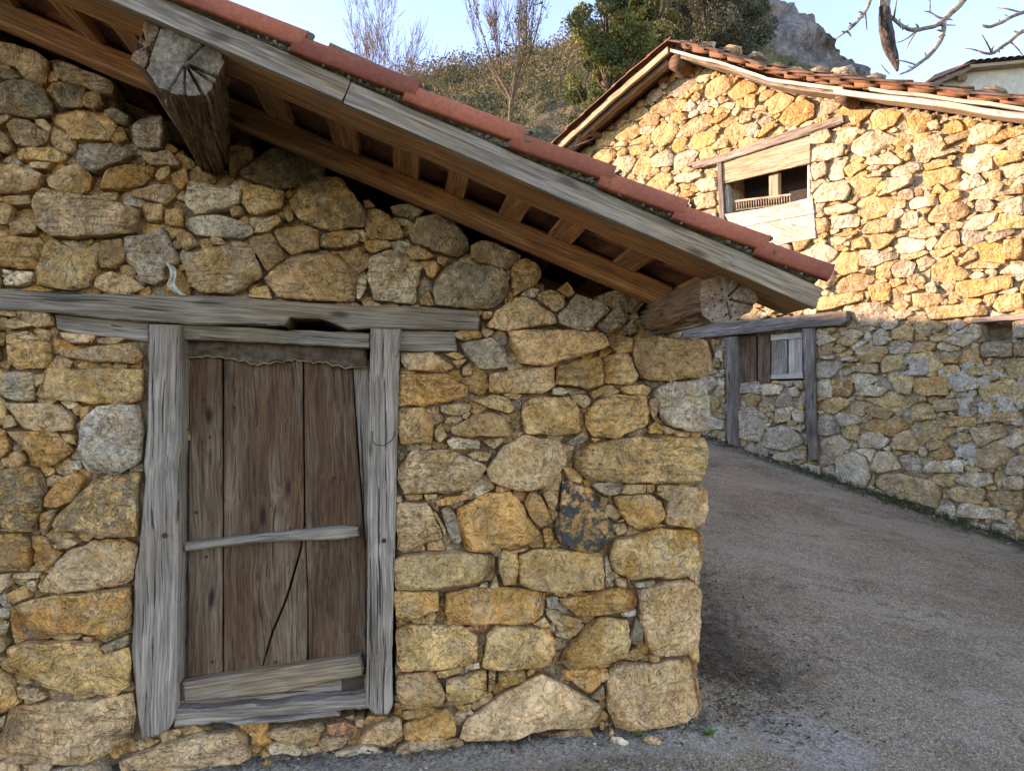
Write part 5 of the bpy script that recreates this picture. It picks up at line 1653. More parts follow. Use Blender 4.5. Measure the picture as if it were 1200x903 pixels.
c = t.mix(t.ramp(n1, .56, .68, 0, .55), c, (.11, .09, .06))
g_ = t.n("ShaderNodeSeparateColor"); t.l(vr2, g_.inputs[0])
c = t.scale(c, t.ramp(g_.outputs[0], 0, 1, .55, 1.5, False))
c = t.mix(t.ramp(g_.outputs[1], .93, .97, 0, .8, False), c, (.5, .45, .36))
c = t.scale(c, t.ramp(n2, .3, .7, .7, 1.3))
# worn dusty tracks, old patches and cracks
c = t.mix(t.ramp(t.noise(t.map(p, (.35, .8, .5)), 2.0, 6, .7, 1.0), .50, .66, 0, .5), c, (.37, .30, .20))
c = t.mix(t.ramp(t.noise(p, 2.7, 8, .75, .5), .56, .66, 0, .5), c, (.10, .078, .05))
wv_ = t.n("ShaderNodeVectorMath", operation='ADD'); t.l(p, wv_.inputs[0]); t.l(t.scale(t.noise(p, 3.5, 5, .7, 0, True), .5), wv_.inputs[1])
ckr = t.vor(wv_.outputs[0], 1.1, 'DISTANCE_TO_EDGE'); ckm = t.math('MULTIPLY', t.ramp(ckr, .0, .012, .8, 0), t.ramp(t.noise(p, 1.3, 2), .46, .56))
c = t.mix(ckm, c, (.04, .033, .025))
def zmask(z, nz, a, b): return t.ramp(t.math('ADD', z, t.math('MULTIPLY', t.math('SUBTRACT', nz, .5), 2.2)), a, b)
pmask = zmask(zs_.outputs[0], t.noise(p, 14, 10, .9, .2), .55, 1.0)
c = t.mix(pmask, c, t.scale(t.mix(t.ramp(n2, .4, .6), (.44, .375, .28), (.21, .17, .12)), t.ramp(n3, .3, .7, .75, 1.2)))
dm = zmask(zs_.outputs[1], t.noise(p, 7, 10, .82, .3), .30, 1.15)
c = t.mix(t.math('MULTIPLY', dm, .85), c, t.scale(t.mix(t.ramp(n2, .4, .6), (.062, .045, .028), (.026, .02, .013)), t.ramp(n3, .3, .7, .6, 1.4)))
mm = t.math('MULTIPLY', t.ramp(t.noise(p, 5, 6, .7), .34, .52), zs_.outputs[2])
c = t.mix(mm, c, t.mix(t.ramp(n2, .35, .6), (.045, .062, .018), (.075, .06, .035)))
tm_ = t.math('MULTIPLY', t.ramp(t.noise(p, 4, 6, .7), .38, .55), za.outputs["Alpha"])
c = t.mix(tm_, c, t.mix(t.ramp(n2, .35, .6), (.15, .13, .08), (.10, .10, .055)))
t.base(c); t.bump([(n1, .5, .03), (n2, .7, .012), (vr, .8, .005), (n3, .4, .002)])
LANE = t.m
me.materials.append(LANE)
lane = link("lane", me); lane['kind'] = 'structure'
# wide ground underneath and beyond
t = NT("rough_grass_ground", .95); p = t.pos()
c = t.mix(t.ramp(t.noise(p, .4, 5), .4, .6), (.075, .085, .03), (.12, .10, .05)); t.base(t.scale(c, t.ramp(t.noise(p, 8, 4, .7), .3, .7, .6, 1.4)))
t.bump([(t.noise(p, 3, 5, .7), .7, .1)])
GRASS = t.m
def lin(a, b, n): return np.linspace(a, b, n)
ax_ = np.concatenate([-np.geomspace(1500, 9, 18), lin(-8, 12, 41), np.geomspace(13, 1500, 18)])
ay_ = np.concatenate([-np.geomspace(1500, 9, 18), lin(-8, 16, 49), np.geomspace(17, 1500, 18)])
V = [(x, y, ground_z(x, y) - .09) for y in ay_ for x in ax_]
n = len(ax_)
F = [(j * n + i, j * n + i + 1, (j + 1) * n + i + 1, (j + 1) * n + i) for j in range(len(ay_) - 1) for i in range(n - 1)]
g = link("ground", mesh("ground", V, F, GRASS)); g['kind'] = 'structure'

def gz(x, y):
    i = int((y - gy[0]) / .035); j = int((x - gx[0]) / .035)
    return float(ZZ[min(max(i, 0), ny - 1), min(max(j, 0), nx_ - 1)])
# grit, litter and moss as uncountable stuff
def scatter(name, n, gen, mat, rmin, rmax, sq=.6, seg=6):
    V, F = [], []
    for _ in range(n):
        q = gen()
        if q is None: continue
        x, y = q; r = rmin * (rmax / rmin) ** (random.random() ** 2.2)
        blob(V, F, (x, y, gz(x, y) + r * .25), r, (1, random.uniform(.6, 1.1), sq), seg, .5)
    o = link(name, mesh(name, V, F, mat)); o['kind'] = 'stuff'; return o
def on(a, b, spread, lo=.0):
    def f():
        t_ = random.random(); d = lo + abs(random.gauss(0, spread)); dx, dy = b[0] - a[0], b[1] - a[1]; L = math.hypot(dx, dy)
        s_ = 1 if (a is not HA) else 1
        return a[0] + dx * t_ + dy / L * d, a[1] + dy * t_ - dx / L * d
    return f
GRIT = make_stone(); 
t = NT("loose_grit", .9); i_ = t.pos(); cc = t.n("ShaderNodeSeparateColor"); t.l(t.vor(i_, 22, 'F1', "Color"), cc.inputs[0])
t.base(t.mix(cc.outputs[0], (.12, .10, .075), (.34, .29, .21))); t.bump([(t.noise(i_, 80, 3), .5, .004)]); GRITM = t.m
t = NT("leaf_litter", .9); i_ = t.pos(); cc = t.n("ShaderNodeSeparateColor"); t.l(t.vor(i_, 30, 'F1', "Color"), cc.inputs[0])
t.base(t.mix(cc.outputs[0], (.045, .03, .016), (.17, .10, .045))); LITTER = t.m
t = NT("moss_and_grass", .9); i_ = t.pos(); cc = t.n("ShaderNodeSeparateColor"); t.l(t.vor(i_, 25, 'F1', "Color"), cc.inputs[0])
t.base(t.mix(cc.outputs[0], (.045, .055, .018), (.10, .10, .035))); MOSSG = t.m
scatter("grit", 4500, lambda: (random.uniform(-.6, 5.5), random.uniform(2.3, 9)), GRITM, .003, .011)
scatter("grit", 900, on(FA, FB, .14, .0), GRITM, .004, .017)
scatter("grit", 500, on(FB, SB, .16, .0), GRITM, .005, .022)
scatter("grit", 500, lambda: (random.gauss(1.25, .45), random.gauss(3.75, .3)), GRITM, .003, .012)
hA = (HA[0], HA[1]); 
scatter("rubble_grit", 600, on(HA, HB, .14, -.02), GRITM, .008, .028)
def leaves(name, n, gen, mat, L0, L1, flat=.4, lift=.01):
    V, F = [], []
    for _ in range(n):
        x, y = gen(); z = gz(x, y) + lift * random.random(); a = random.uniform(0, 6.28); L = random.uniform(L0, L1); w_ = L * random.uniform(.15, .45)
        d = Vector((math.cos(a), math.sin(a), random.gauss(0, flat))).normalized(); u = Vector((-math.sin(a), math.cos(a), random.gauss(0, flat))).normalized()
        c = Vector((x, y, z + .004)); k = len(V)
        V += [tuple(c - d * L / 2), tuple(c + u * w_ / 2 + Vector((0, 0, L * .12))), tuple(c + d * L / 2), tuple(c - u * w_ / 2 + Vector((0, 0, L * .1)))]
        F.append((k, k + 1, k + 2, k + 3))
    o = link(name, mesh(name, V, F, mat, False)); o['kind'] = 'stuff'; return o
leaves("leaf_litter", 7000, on(FB, SB, .40, .02), LITTER, .012, .045)
leaves("leaf_litter", 500, lambda: (random.gauss(1.25, .3), random.gauss(4.1, .3)), LITTER, .012, .04)
leaves("leaf_litter", 1500, on(FA, FB, .06, .01), LITTER, .012, .035)
leaves("verge_litter", 1500, on(HA, HB, .16, .02), LITTER, .02, .06)
def tufts(name, n, gen, mat, h0, h1, wd=.003):
    V, F = [], []
    for _ in range(n):
        x, y = gen(); z = gz(x, y) - .01
        for _ in range(5):
            h = random.uniform(h0, h1); a = random.uniform(0, 6.28); b = random.uniform(.1, .8) * h
            k = len(V); u = Vector((-math.sin(a), math.cos(a), 0)) * wd
            p0 = Vector((x + random.gauss(0, .012), y + random.gauss(0, .012), z)); p1 = p0 + Vector((math.cos(a) * b * .4, math.sin(a) * b * .4, h * .7)); p2 = p0 + Vector((math.cos(a) * b, math.sin(a) * b, h))
            V += [tuple(p0 - u), tuple(p0 + u), tuple(p1 + u * .7), tuple(p1 - u * .7), tuple(p2)]
            F += [(k, k + 1, k + 2, k + 3), (k + 3, k + 2, k + 4)]
    o = link(name, mesh(name, V, F, mat, False)); o['kind'] = 'stuff'; return o
tufts("verge_grass", 800, on(HA, HB, .13, .0), MOSSG, .015, .05, .004)
tufts("verge_grass", 500, on((HB[0] * .35 + HA[0] * .65, HB[1] * .35 + HA[1] * .65), HB, .12, .0), MOSSG, .04, .12, .004)
tufts("dry_grass", 160, on(FB, SB, .12, .02), DRY, .03, .10, .002)
tufts("dry_grass", 60, on(FA, FB, .02, .0), DRY, .02, .06, .0018)

def gp(px, py):
    d = ray(px, py); lo, hi = 1.0, 30.0
    for _ in range(40):
        m_ = (lo + hi) / 2; q = EYE + d * m_
        if q.z > gz(q.x, q.y): lo = m_
        else: hi = m_
    return EYE + d * lo
# two small weeds
def weed(px, py, nl, r, label):
    p0 = gp(px, py); V, F = [], []; VS, FS = [], []
    for k in range(nl):
        a = random.uniform(0, 6.28); L = r * random.uniform(.5, 1.0); up = random.uniform(.5, 1.3)
        d = Vector((math.cos(a), math.sin(a), up)).normalized(); s = d.cross(Vector((0, 0, 1))).normalized()
        tip = p0 + d * L; tube(VS, FS, [p0, p0 + d * L * .5 + Vector((0, 0, .004)), tip], [.0014, .001, .0006], 4)
        for q in range(7):
            t_ = .3 + .7 * q / 6; c_ = p0 + d * L * t_; w_ = L * .30 * (1.1 - t_ * .6)
            for sg in (1, -1):
                e = (s * sg + d * .5 + Vector((0, 0, random.gauss(0, .2)))).normalized(); n_ = e.cross(d).normalized() * w_ * .28; k0 = len(V)
                m1 = c_ + e * w_ * .5
                V += [tuple(c_), tuple(m1 + e.cross(n_).normalized() * w_ * .28), tuple(c_ + e * w_ ), tuple(m1 - e.cross(n_).normalized() * w_ * .28)]
                F.append((k0, k0 + 1, k0 + 2, k0 + 3))
    o = thing("weed", label, "weed", Matrix.Translation(p0))
    for nm, v_, f_, m_ in (("leaves", V, F, LEAFG), ("stems", VS, FS, LEAFG)):
        me = mesh(nm, v_, f_, m_, False); me.transform(Matrix.Translation(-p0)); link(nm, me, o)
t = NT("fresh_leaf", .6); t.base(t.mix(t.ramp(t.noise(t.pos(), 60, 2), .4, .6), (.07, .15, .02), (.12, .21, .035))); LEAFG = t.m
weed(831, 862, 22, .052, "bright green weed growing on the gravel right of the wall corner")
weed(749, 864, 16, .045, "small feathery green weed at the foot of the corner stone")
# loose stones on the ground
for px, py, r, sq, c, lb in ((727, 871, .038, (1.2, .5, .45), 'w', "flat pale loose stone on the ground below the corner stone"), (766, 870, .036, (1.25, .6, .5), 't', "flat tan loose stone beside the feathery weed"),
                              (697, 872, .012, (1, .8, .6), 'w', "tiny white chip of stone left of the flat pale loose stone"), (716, 862, .014, (.8, .7, 1.4), 'y', "small upright ochre chip against the corner stone")):
    p0 = gp(px, py); V, F = [], []; blob(V, F, (0, 0, 0), r, sq, 14, .5, 1.8)
    me = mesh("loose_stone", V, F, STONE); a_, s_ = stone_cols(c, len(V)); vattr(me, "tint", a_); vattr(me, "stain", s_)
    o = link("loose_stone", me, None, Matrix.Translation(p0 + Vector((0, 0, r * sq[2] * .55))) @ Matrix.Rotation(random.uniform(-.5, .5), 4, 'Z') @ Matrix.Rotation(R(16), 4, 'Y'))
    tag(o, lb, "stone")
# dry stalks
for pts_, lb in ((((60, 905), (105, 872), (140, 850), (158, 846)), "long dry stalk lying in front of the left door jamb"), (((822, 770), (845, 783), (866, 800), (880, 812)), "thin dry stalk beside the wall corner on the dark litter")):
    P_ = [gp(*q) + Vector((0, -.0, .012 + .05 * (i in (1, 2)) * (pts_[0][0] < 100))) for i, q in enumerate(pts_)]
    o = tube_obj("dry_stalk", None, P_, .0022, DRY, 5); tag(o, lb, "stalk")

# ================================================================ HILLS
def hill(name, sky, R0, R1, zb, mat, amp, fr, nr=70, na=260, pw=1.0, back=60, ridged=False):
    px = np.array([s[0] for s in sky], float); el = np.array([(485 - s[1]) / 880 for s in sky])
    A = np.linspace(px[0], px[-1], na); V, F = [], []
    for i in range(na):
        a = (A[i] - 600) / 880
        z1 = 1.45 + np.interp(A[i], px, el) * R1
        for j in range(nr):
            t_ = j / (nr - 1)
            if t_ < .8: u = t_ / .8; r = R0 + (R1 - R0) * u; z = zb + (z1 - zb) * u ** pw
            else: u = (t_ - .8) / .2; r = R1 + back * u; z = z1 - (z1 - zb) * .7 * u ** 1.3
            x, y = a * r, r
            q = Vector((x * fr, y * fr, z * fr)); e = noise.fractal(q, .75, 2.1, 5)
            if ridged: e = .6 - 2.0 * abs(e)
            k_ = min(1, t_ * 4)
            V.append((x + amp * .5 * e * k_, y - amp * e * k_, z + amp * .25 * e * k_))
    for i in range(na - 1):
        for j in range(nr - 1): b = i * nr + j; F.append((b, b + nr, b + nr + 1, b + 1))
    o = link(name, mesh(name, V, F, mat)); o['kind'] = 'structure'; return o, V
t = NT("scrub_hillside", .95); p = t.pos()
n = t.noise(p, .09, 6, .65); f = t.noise(p, .9, 6, .75); v = t.vor(p, .55, 'F1')
c = t.mix(t.ramp(n, .4, .6), (.12, .105, .04), (.17, .12, .06)); c = t.mix(t.ramp(t.noise(p, .16, 5, .7), .5, .6), c, (.075, .085, .04))
c = t.mix(t.ramp(t.noise(p, .25, 5, .7), .6, .68, 0, .7), c, (.22, .19, .13))
c = t.scale(c, t.ramp(f, .3, .7, .5, 1.5)); t.base(c); t.bump([(f, .8, .8), (v, .8, 1.0)])
SCRUB = t.m
t = NT("limestone_crag", .9); p = t.pos()
n = t.noise(p, .05, 6, .7); f = t.noise(p, .35, 6, .75); 
c = t.mix(t.ramp(n, .4, .6), (.27, .24, .21), (.17, .155, .14)); c = t.mix(t.ramp(t.noise(p, .12, 6, .7), .55, .65), c, (.08, .085, .05))
c = t.scale(c, t.ramp(f, .3, .7, .6, 1.4)); t.base(c); t.bump([(f, 1, 2.5)])
CRAG = t.m
hsky = [(-900, 260), (-300, 170), (200, 110), (400, 108), (490, 92), (560, 74), (600, 68), (625, 52), (650, 56), (700, 40), (780, 10), (900, 50), (1020, 110), (1200, 170), (1800, 230), (2400, 260)]
hl, hV = hill("hillside", hsky, 28, 130, 1.0, SCRUB, 3.2, .11, nr=90, na=420, pw=.9)
csky = [(560, 90), (700, 20), (780, -45), (840, -30), (905, -8), (938, 6), (950, 14), (968, 26), (980, 40), (992, 50), (1002, 68), (1018, 84), (1060, 120), (1200, 190), (1500, 240)]
hill("rocky_mountain", csky, 140, 260, 1.0, CRAG, 6, .035, nr=110, na=300, pw=1.2, ridged=True)

# scrub covering the hillside
def leafmesh(C, size, rs, up=.3):
    """many small leaf faces around points C; numpy"""
    n = len(C); d = rs.normal(size=(n, 3)); d /= np.linalg.norm(d, axis=1)[:, None]
    e = rs.normal(size=(n, 3)); e -= d * (d * e).sum(1)[:, None]; e /= np.linalg.norm(e, axis=1)[:, None]
    s = (size * rs.uniform(.6, 1.4, n))[:, None]
    V = np.stack([C - d * s, C - e * s * .45, C + d * s, C + e * s * .45], 1).reshape(-1, 3)
    F = np.arange(4 * n).reshape(n, 4)
    return V, F
def npmesh(name, V, F, mat, tint=None):
    me = bpy.data.meshes.new(name); n = len(F); k = F.shape[1]
    me.vertices.add(len(V)); me.vertices.foreach_set("co", V.astype(np.float32).ravel())
    me.loops.add(n * k); me.loops.foreach_set("vertex_index", F.astype(np.int32).ravel())
    me.polygons.add(n); me.polygons.foreach_set("loop_start", np.arange(0, n * k, k, dtype=np.int32)); me.polygons.foreach_set("loop_total", np.full(n, k, np.int32))
    me.update(calc_edges=True); me.materials.append(mat)
    if tint is not None: vattr(me, "tint", tint)
    return me
def leaf_mat(name, trans=.25):
    t = NT(name, .65); c = t.attr("tint"); t.base(c)
    tr_ = t.n("ShaderNodeBsdfTranslucent"); t.l(t.scale(c, 1.2), tr_.inputs[0]); mx = t.n("ShaderNodeMixShader"); mx.inputs[0].default_value = trans
    t.l(t.b.outputs[0], mx.inputs[1]); t.l(tr_.outputs[0], mx.inputs[2]); t.l(mx.outputs[0], t.out.inputs[0]); return t.m
LEAF = leaf_mat("foliage")
BARKG = simple("pale_grey_bark", (.15, .10, .055), .9, 0, .35, 6)
BARKD = simple("dark_bark", (.12, .09, .06), .9, 0, .4, 8)
BARKY = simple("yellow_grey_twig", (.30, .24, .14), .9, 0, .3, 8)
rs = np.random.default_rng(5)
hVn = np.array(hV).reshape(420, 90, 3)
C, T = [], []
pal = np.array([(.13, .105, .035), (.085, .09, .03), (.17, .125, .055), (.055, .065, .025), (.18, .14, .065)])
for _ in range(5200):
    i = rs.integers(60, 212); j = rs.integers(8, 74); b = hVn[i, j] + rs.normal(size=3) * .5
    k = 60; R_ = .25 + .008 * b[1]
    q = rs.normal(size=(k, 3)) * R_ * np.array([1, 1, .7]) + b + np.array([0, 0, R_ * .6])
    C.append(q); c_ = pal[int((noise.noise(Vector(b * .06)) * 4 + rs.uniform(0, 3) + 2)) % 5] * rs.uniform(.7, 1.3); T.append(np.tile(np.append(c_, 1), (k * 4, 1)))
C = np.concatenate(C)
V, F = leafmesh(C, .0019 * np.maximum(C[:, 1], 30) , rs)
o = link("hill_scrub", npmesh("hill_scrub", V, F, LEAF, np.concatenate(T))); o['kind'] = 'stuff'

# ================================================================ TREES
def grow_tree(V, F, tips, p, d, L, r, lvl, rnd, ratio=.66, nb=(3, 5), upb=.12, wig=.18, minr=.006, rmul=.62, spr=1.0):
    n = 5; pts = [p]; rad = [r]; q = Vector(p); dd = Vector(d)
    for i in range(n):
        dd = (dd + Vector((rnd.gauss(0, wig), rnd.gauss(0, wig), rnd.gauss(0, wig) + upb)) * .5).normalized()
        q = q + dd * (L / n); pts.append(q.copy()); rad.append(max(minr * .7, r * (1 - .45 * (i + 1) / n)))
    tube(V, F, pts, rad, 7 if lvl > 3 else (5 if lvl > 1 else 3), cap=False)
    tips.append((pts[-1], lvl))
    if lvl == 0: 
        for q_ in pts[2:]: tips.append((q_, 0))
        return
    for _ in range(rnd.randint(*nb)):
        i = rnd.randint(2, n); a = rnd.uniform(0, 6.28); sp = rnd.uniform(.45, .95) * spr
        ax = dd.orthogonal().normalized(); ax.rotate(Matrix.Rotation(a, 3, dd)); 
        nd = (dd + ax * sp).normalized()
        grow_tree(V, F, tips, pts[i], nd, L * ratio * rnd.uniform(.7, 1.15), max(minr, rad[i] * rmul), lvl - 1, rnd, ratio, nb, upb, wig, minr, rmul, spr)
    grow_tree(V, F, tips, pts[-1], dd, L * ratio * 1.05, max(minr, rad[-1] * .8), lvl - 1, rnd, ratio, nb, upb, wig, minr, rmul, spr)
def rebase(me, p): me.transform(Matrix.Translation(-Vector(p)))
def bare_tree(name, base, h, r, seed, label, mat, lvl=5, lean=(0, 0), group=None, ivy=0, nb=(3, 4), minr=.008, split=.3, ratio=.68, spr=.8, upb=.16):
    rnd = random.Random(seed); o = thing(name, label, "tree", Matrix.Translation(base), group)
    V, F, tips = [], [], []; base = Vector(base)
    tr_h = h * split; top_ = base + Vector((lean[0], lean[1], tr_h))
    tp = [base + (top_ - base) * t_ + Vector((rnd.gauss(0, .05), rnd.gauss(0, .05), 0)) * (t_ > 0) for t_ in np.linspace(0, 1, 6)]
    tube(V, F, tp, list(np.linspace(r, r * .75, 6)), 9, cap=False)
    me = mesh("trunk", V, F, mat); rebase(me, base); link("trunk", me, o)
    V, F = [], []
    for k in range(9 if ivy else 0):
        q_ = tp[2].lerp(tp[-1], rnd.uniform(.1, 1)); a_ = rnd.uniform(0, 6.28)
        grow_tree(V, F, tips, q_, Vector((math.cos(a_) * .7, math.sin(a_) * .7, .8)).normalized(), h * .085, r * .3, 3, rnd, .66, (2, 3), .2, .16, minr, .55, .8)
    for k in range(3):
        d = Vector((rnd.gauss(0, .35), rnd.gauss(0, .3), 1)).normalized()
        grow_tree(V, F, tips, tp[-1], d, h * (1 - split) * .34, r * .6, lvl, rnd, ratio, nb, upb, .16, minr, .50, spr)
    me = mesh("crown", V, F, mat); rebase(me, base); link("crown", me, o)
    if ivy:
        rs_ = np.random.default_rng(seed); P_ = np.array([list(tp[0].lerp(tp[-1], t_)) for t_ in rs_.uniform(0, 1, ivy)])
        low = [q for q, l in tips if l >= lvl - 1]
        P2 = np.array([list(low[rs_.integers(len(low))]) for _ in range(ivy // 2)]) if low else P_[:0]
        C_ = np.concatenate([P_ + rs_.normal(size=P_.shape) * .16, P2 + rs_.normal(size=P2.shape) * .22]); v_, f_ = leafmesh(C_, .055, rs_)
        tt = np.repeat(np.array([(.05, .075, .02)]) * rs_.uniform(.6, 1.7, (len(C_), 1)), 4, 0); me = npmesh("ivy", v_, f_, LEAF, np.column_stack([tt, np.ones(len(tt))])); rebase(me, base); link("ivy", me, o)
    return o
def at_depth(px, y, z): return Vector(((px - 600) / 880 * y, y, z))
bare_tree("bare_tree", at_depth(440, 21, 2.2), 11.4, .075, 3, "leafless fan shaped tree above the shed roof against open sky", BARKG, lvl=5, nb=(3, 3), minr=.005, spr=.72, ratio=.66, split=.38)
bare_tree("bare_tree", at_depth(598, 24, 2.6), 14.6, .105, 11, "tall leafless tree with ivy on its trunk before the hillside", BARKG, lvl=4, ivy=1500, split=.62, nb=(2, 4), minr=.007, spr=.6, upb=.25, ratio=.66)
hz = [(640, 27, 8.4, 21), (655, 25, 8.2, 22), (672, 26, 9.0, 23), (690, 25, 8.6, 24), (705, 27, 9.2, 25), (722, 25, 8.6, 26), (540, 27, 4.6, 27), (625, 28, 5.6, 29)]
hl_ = ["leafless pale scrub tree, leftmost of those touching the house roof", "leafless pale sapling second from the left near the roof edge", "leafless yellowish sapling midway between ivy tree and evergreen",
       "leafless yellowish sapling just before the evergreen trunk", "tall leafless sapling behind the left roof slope", "low leafless sapling close to the left roof slope", "low leafless sapling left of the ivy covered tree", "leafless sapling right behind the ivy covered tree"]
for (px, y, h, sd), lb in zip(hz, hl_):
    base = at_depth(px, y, 2.4); rnd = random.Random(sd); o = thing("bare_sapling", lb, "tree", Matrix.Translation(base), "leafless saplings below the hill")
    V, F, tips = [], [], []
    for k in range(7):
        d = Vector((rnd.gauss(0, .22), rnd.gauss(0, .2), 1)).normalized()
        b = base + Vector((rnd.gauss(0, .35), rnd.gauss(0, .35), 0))
        hh = h * rnd.uniform(.6, 1.1)
        grow_tree(V, F, tips, b, d, hh * .42, .05, 3, rnd, .55, (3, 5), .25, .12, .008)
    me = mesh("stems", V, F, BARKY); rebase(me, base); link("stems", me, o)
def leafy_tree(name, base, h, r, crown, seed, label, tint, n=16000, leaf=.075, lvl=4, clump=.55):
    """crown: list of (centre offset, radii) volumes of twigs and leaves"""
    rnd = random.Random(seed); rs_ = np.random.default_rng(seed); base = Vector(base); o = thing(name, label, "tree", Matrix.Translation(base))
    V, F = [], []; tp = [base + Vector((0, 0, h * t_)) + Vector((rnd.gauss(0, .12), rnd.gauss(0, .12), 0)) * (t_ > 0) for t_ in np.linspace(0, .92, 9)]
    tube(V, F, tp, list(np.linspace(r, r * .25, 9)), 9, cap=False)
    me = mesh("trunk", V, F, BARKD); rebase(me, base); link("trunk", me, o)
    V, F = [], []; cl_ = []
    for (c0, rad, k) in crown:
        for _ in range(k):
            u = rs_.normal(size=3); u /= np.linalg.norm(u); u *= rs_.uniform(.35, 1) ** .6
            c_ = np.array(base) + np.array(c0) + u * np.array(rad); cl_.append(c_)
            s_ = tp[min(8, max(1, int((c_[2] - base.z - 1.0) / h * 9)))]
            mid = s_.lerp(Vector(c_), .5) + Vector((0, 0, -.2 + rnd.gauss(0, .15)))
            tube(V, F, [s_, mid, Vector(c_)], [.05, .03, .012], 4, cap=False)
    me = mesh("limbs", V, F, BARKD); rebase(me, base); link("limbs", me, o)
    per = max(20, n // len(cl_)); C_, T_ = [], []
    for c_ in cl_:
        rr = clump * rs_.uniform(.5, 1.3); m_ = int(per * rs_.uniform(.6, 1.4)); q = rs_.normal(size=(m_, 3)); q /= np.linalg.norm(q, axis=1)[:, None]; q *= rs_.uniform(.2, 1, (m_, 1)) ** .5 * rr * np.array([1, 1, .75])
        C_.append(c_ + q); col = np.array(tint[rs_.integers(len(tint))]) * rs_.uniform(.75, 1.3); T_.append(np.repeat(col * rs_.uniform(.7, 1.35, (m_, 1)), 4, 0))
    C_ = np.concatenate(C_); T_ = np.concatenate(T_); v_, f_ = leafmesh(C_, leaf, rs_)
    me = npmesh("crown", v_, f_, LEAF, np.column_stack([T_, np.ones(len(T_))])); rebase(me, base); link("crown", me, o)
EV = [(.10, .12, .03), (.155, .155, .045), (.055, .075, .022)]
HO = [(.085, .095, .045), (.125, .12, .065), (.055, .065, .035), (.16, .15, .09)]
leafy_tree("evergreen_tree", at_depth(712, 25, 2.2), 14.6, .24, [((-.1, 0, 12.6), (1.0, 1.2, 1.8), 34), ((.2, 0, 9.8), (1.5, 1.4, 2.0), 46), ((.9, 0, 11.5), (.8, .9, 1.2), 14)], 41, "sunlit yellow green evergreen tree nearest the left roof slope", EV, 30000, .06, clump=.42)
leafy_tree("evergreen_tree", at_depth(775, 27, 2.2), 16.5, .28, [((0, 0, 14.0), (1.3, 1.3, 2.0), 36), ((-.2, 0, 10.5), (1.6, 1.5, 2.6), 56)], 42, "tall evergreen tree directly behind the peak of the gable", EV, 34000, .065, clump=.46)
leafy_tree("holm_oak", at_depth(838, 29, 2.2), 17.0, .3, [((0, 0, 14.5), (2.0, 1.6, 2.0), 50), ((.2, 0, 10.5), (2.2, 2, 2.8), 60)], 43, "broad dark grey green tree right of the gable peak", HO, 42000, .065, clump=.55)
leafy_tree("holm_oak", at_depth(868, 32, 2.2), 17.0, .3, [((-.4, 0, 15.8), (1.7, 1.6, 1.6), 44), ((0, 0, 12.5), (2.0, 2, 2.0), 50)], 44, "dark grey green tree furthest right, beside the rocky mountain", HO, 36000, .07, clump=.58)
leafy_tree("holm_oak", at_depth(800, 34, 2.2), 19.5, .3, [((0, 0, 17.5), (2.0, 1.6, 1.8), 40)], 45, "dark crown rising highest between the evergreens and grey green trees", HO, 14000, .09, clump=.6)

# tree whose limbs hang into the picture at the upper right; its trunk stands right of the frame
DB = 5.0
def bp(px, py, dy=0): 
    d = ray(px, py); return EYE + d * ((DB + dy) / d.y)
tb = Vector((5.4, 5.6, ground_z(5.4, 5.6)))
lt = thing("overhanging_tree", "bare lichen grey limbs hanging in from above at the upper right", "tree", Matrix.Translation(tb))
V, F = [], []
fork = tb + Vector((-.3, -.1, 4.4))
tube(V, F, [tb, tb + Vector((.05, 0, 1.5)), tb + Vector((-.1, 0, 3.0)), fork], [.2, .17, .15, .13], 12)
me = mesh("trunk", V, F, BARKG); rebase(me, tb); link("trunk", me, lt)
t = NT("lichen_limb_bark", .95); p = t.pos(); n = t.noise(p, 14, 6, .7); f = t.noise(p, 70, 5, .7)
c = t.mix(t.ramp(n, .45, .6), (.26, .20, .14), (.42, .37, .28)); c = t.scale(c, t.ramp(f, .3, .7, .5, 1.4)); t.base(c); t.bump([(n, .8, .02), (f, .8, .008)]); LIMB = t.m
t = NT("charred_stub_bark", .95); p = t.pos(); n = t.noise(t.map(p, (1, 1, .35)), 30, 6, .75); t.base(t.mix(t.ramp(n, .42, .6), (.035, .028, .022), (.17, .125, .085))); t.bump([(n, 1, .02)]); STUB = t.m
def Q(pts, dys=None): return [bp(900 + x * .26573, y * .26573, 0 if dys is None else dys[i]) for i, (x, y) in enumerate(pts)]
def limb(name, pts, rad, mat, n=8, parent=lt):
    # smooth the path
    P_ = [Vector(q) for q in pts]; Rr = list(rad)
    for _ in range(2):
        N, M_ = [P_[0]], [Rr[0]]
        for a, b, ra, rb in zip(P_[:-1], P_[1:], Rr[:-1], Rr[1:]): N += [a.lerp(b, .25), a.lerp(b, .75)]; M_ += [ra * .75 + rb * .25, ra * .25 + rb * .75]
        N.append(P_[-1]); M_.append(Rr[-1]); P_, Rr = N, M_
    P_ = [q + Vector((noise.noise(q * 9), 0, noise.noise(q * 9 + Vector((5, 0, 0))))) * .008 for q in P_]
    V, F = [], []; tube(V, F, P_, Rr, n); 
    V = [tuple(Vector(v) + Vector((1, 1, 1)) * (noise.noise(Vector(v) * 28) * .12 * max(Rr))) for v in V]
    me = mesh(name, V, F, mat); rebase(me, tb); return link(name, me, parent)
px_ = .00151  # metres per crop pixel at 5 m
over = fork + Vector((-1.2, -.3, 1.1))
limb("limb", [fork, over, bp(1100, -140), bp(1045, -110), bp(1036, -40)] + Q([(517, 0), (515, 40)]), [.12, .09, .07, .055, .045, .036, .034], LIMB, 10)
limb("broken_stub", Q([(512, 30), (515, 80), (520, 130), (533, 190), (548, 240), (563, 285), (571, 315)]), [.033, .042, .045, .044, .036, .024, .008], STUB, 12)
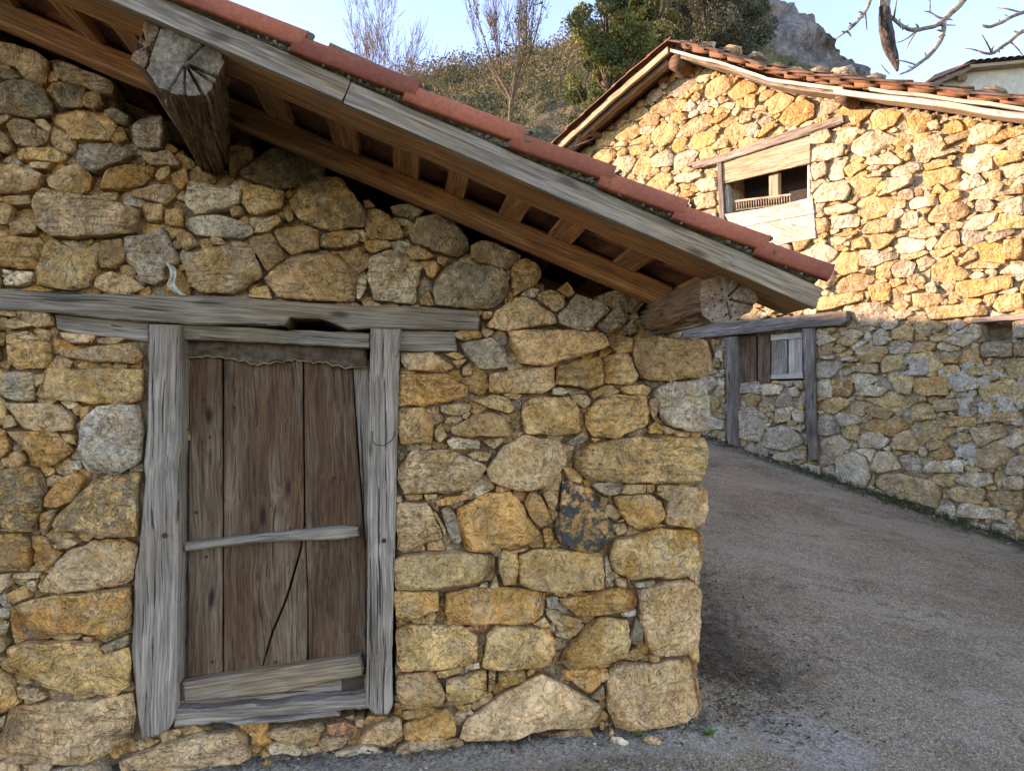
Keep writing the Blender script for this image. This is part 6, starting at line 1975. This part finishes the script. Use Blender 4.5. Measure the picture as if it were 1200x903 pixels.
limb("branch", Q([(535, 70), (560, 95), (600, 122), (650, 135), (700, 126), (740, 115), (775, 92), (830, 40), (870, -20), (980, -160)]) + [fork + Vector((-.4, 0, .8)), fork], [.011, .013, .013, .014, .014, .015, .018, .02, .022, .03, .05, .06], LIMB)
limb("branch", Q([(775, 95), (778, 130), (765, 175), (730, 225), (690, 268), (640, 302), (600, 322), (578, 330)]), [.017, .016, .015, .014, .012, .010, .007, .004], LIMB)
limb("branch", Q([(470, -140), (452, 0), (430, 55), (400, 90), (370, 118), (335, 148), (300, 172)]) , [.02, .013, .011, .010, .008, .006, .003], LIMB)
limb("twig", Q([(775, 85), (745, 78), (712, 52), (688, 48)]), [.008, .007, .005, .003], LIMB, 5)
limb("twig", Q([(713, 54), (714, 20), (712, -20)]), [.006, .006, .006], LIMB, 5)
limb("twig", Q([(650, 137), (625, 162), (590, 183), (570, 188)]), [.007, .005, .004, .003], LIMB, 5)
limb("twig", Q([(535, 330), (515, 305), (500, 285)]), [.006, .005, .003], LIMB, 5)
limb("twig", Q([(640, 302), (628, 297), (618, 293)]), [.006, .004, .003], LIMB, 5)
limb("twig", Q([(580, 95), (578, 84)]), [.006, .003], LIMB, 5)
limb("branch", Q([(940, 108), (955, 116), (985, 122), (1030, 100), (1060, 82), (1129, 52), (1220, 10)]) + [fork + Vector((-.1, 0, .3))], [.006, .01, .011, .012, .012, .013, .015, .05], LIMB)
limb("twig", Q([(1065, 84), (1055, 72), (1045, 66)]), [.006, .004, .003], LIMB, 5)
limb("branch", Q([(932, 232), (960, 237), (990, 236), (1030, 212), (1060, 190), (1095, 158), (1129, 136), (1230, 90)]) + [fork + Vector((-.1, 0, .1))], [.005, .009, .011, .012, .012, .013, .014, .016, .05], LIMB)
limb("twig", Q([(1108, 150), (1092, 142), (1083, 138)]), [.007, .006, .004], LIMB, 5)

# buds and short spurs along the hanging branches
V, F = [], []; rb = random.Random(4)
for path in ([(535, 70), (600, 122), (650, 135), (740, 115), (775, 92), (830, 40)], [(775, 95), (778, 130), (765, 175), (730, 225), (690, 268), (640, 302)], [(430, 55), (400, 90), (370, 118), (335, 148)], [(955, 116), (985, 122), (1030, 100), (1129, 52)], [(960, 237), (990, 236), (1060, 190), (1129, 136)]):
    Pq = Q(path)
    for a, b in zip(Pq[:-1], Pq[1:]):
        for _ in range(rb.randint(1, 4)):
            q = a.lerp(b, rb.random()); d = Vector((rb.gauss(0, 1), rb.gauss(0, .6), rb.gauss(.3, 1))).normalized(); L = rb.choice((.02, .025, .03, .05, .16))
            tube(V, F, [q, q + d * L * .6 + Vector((0, 0, .006)), q + d * L], [.007, .005 if L > .1 else .007, .003], 5)
me = mesh("spurs", V, F, LIMB); rebase(me, tb); o = link("spurs", me, lt); o['kind'] = 'stuff'
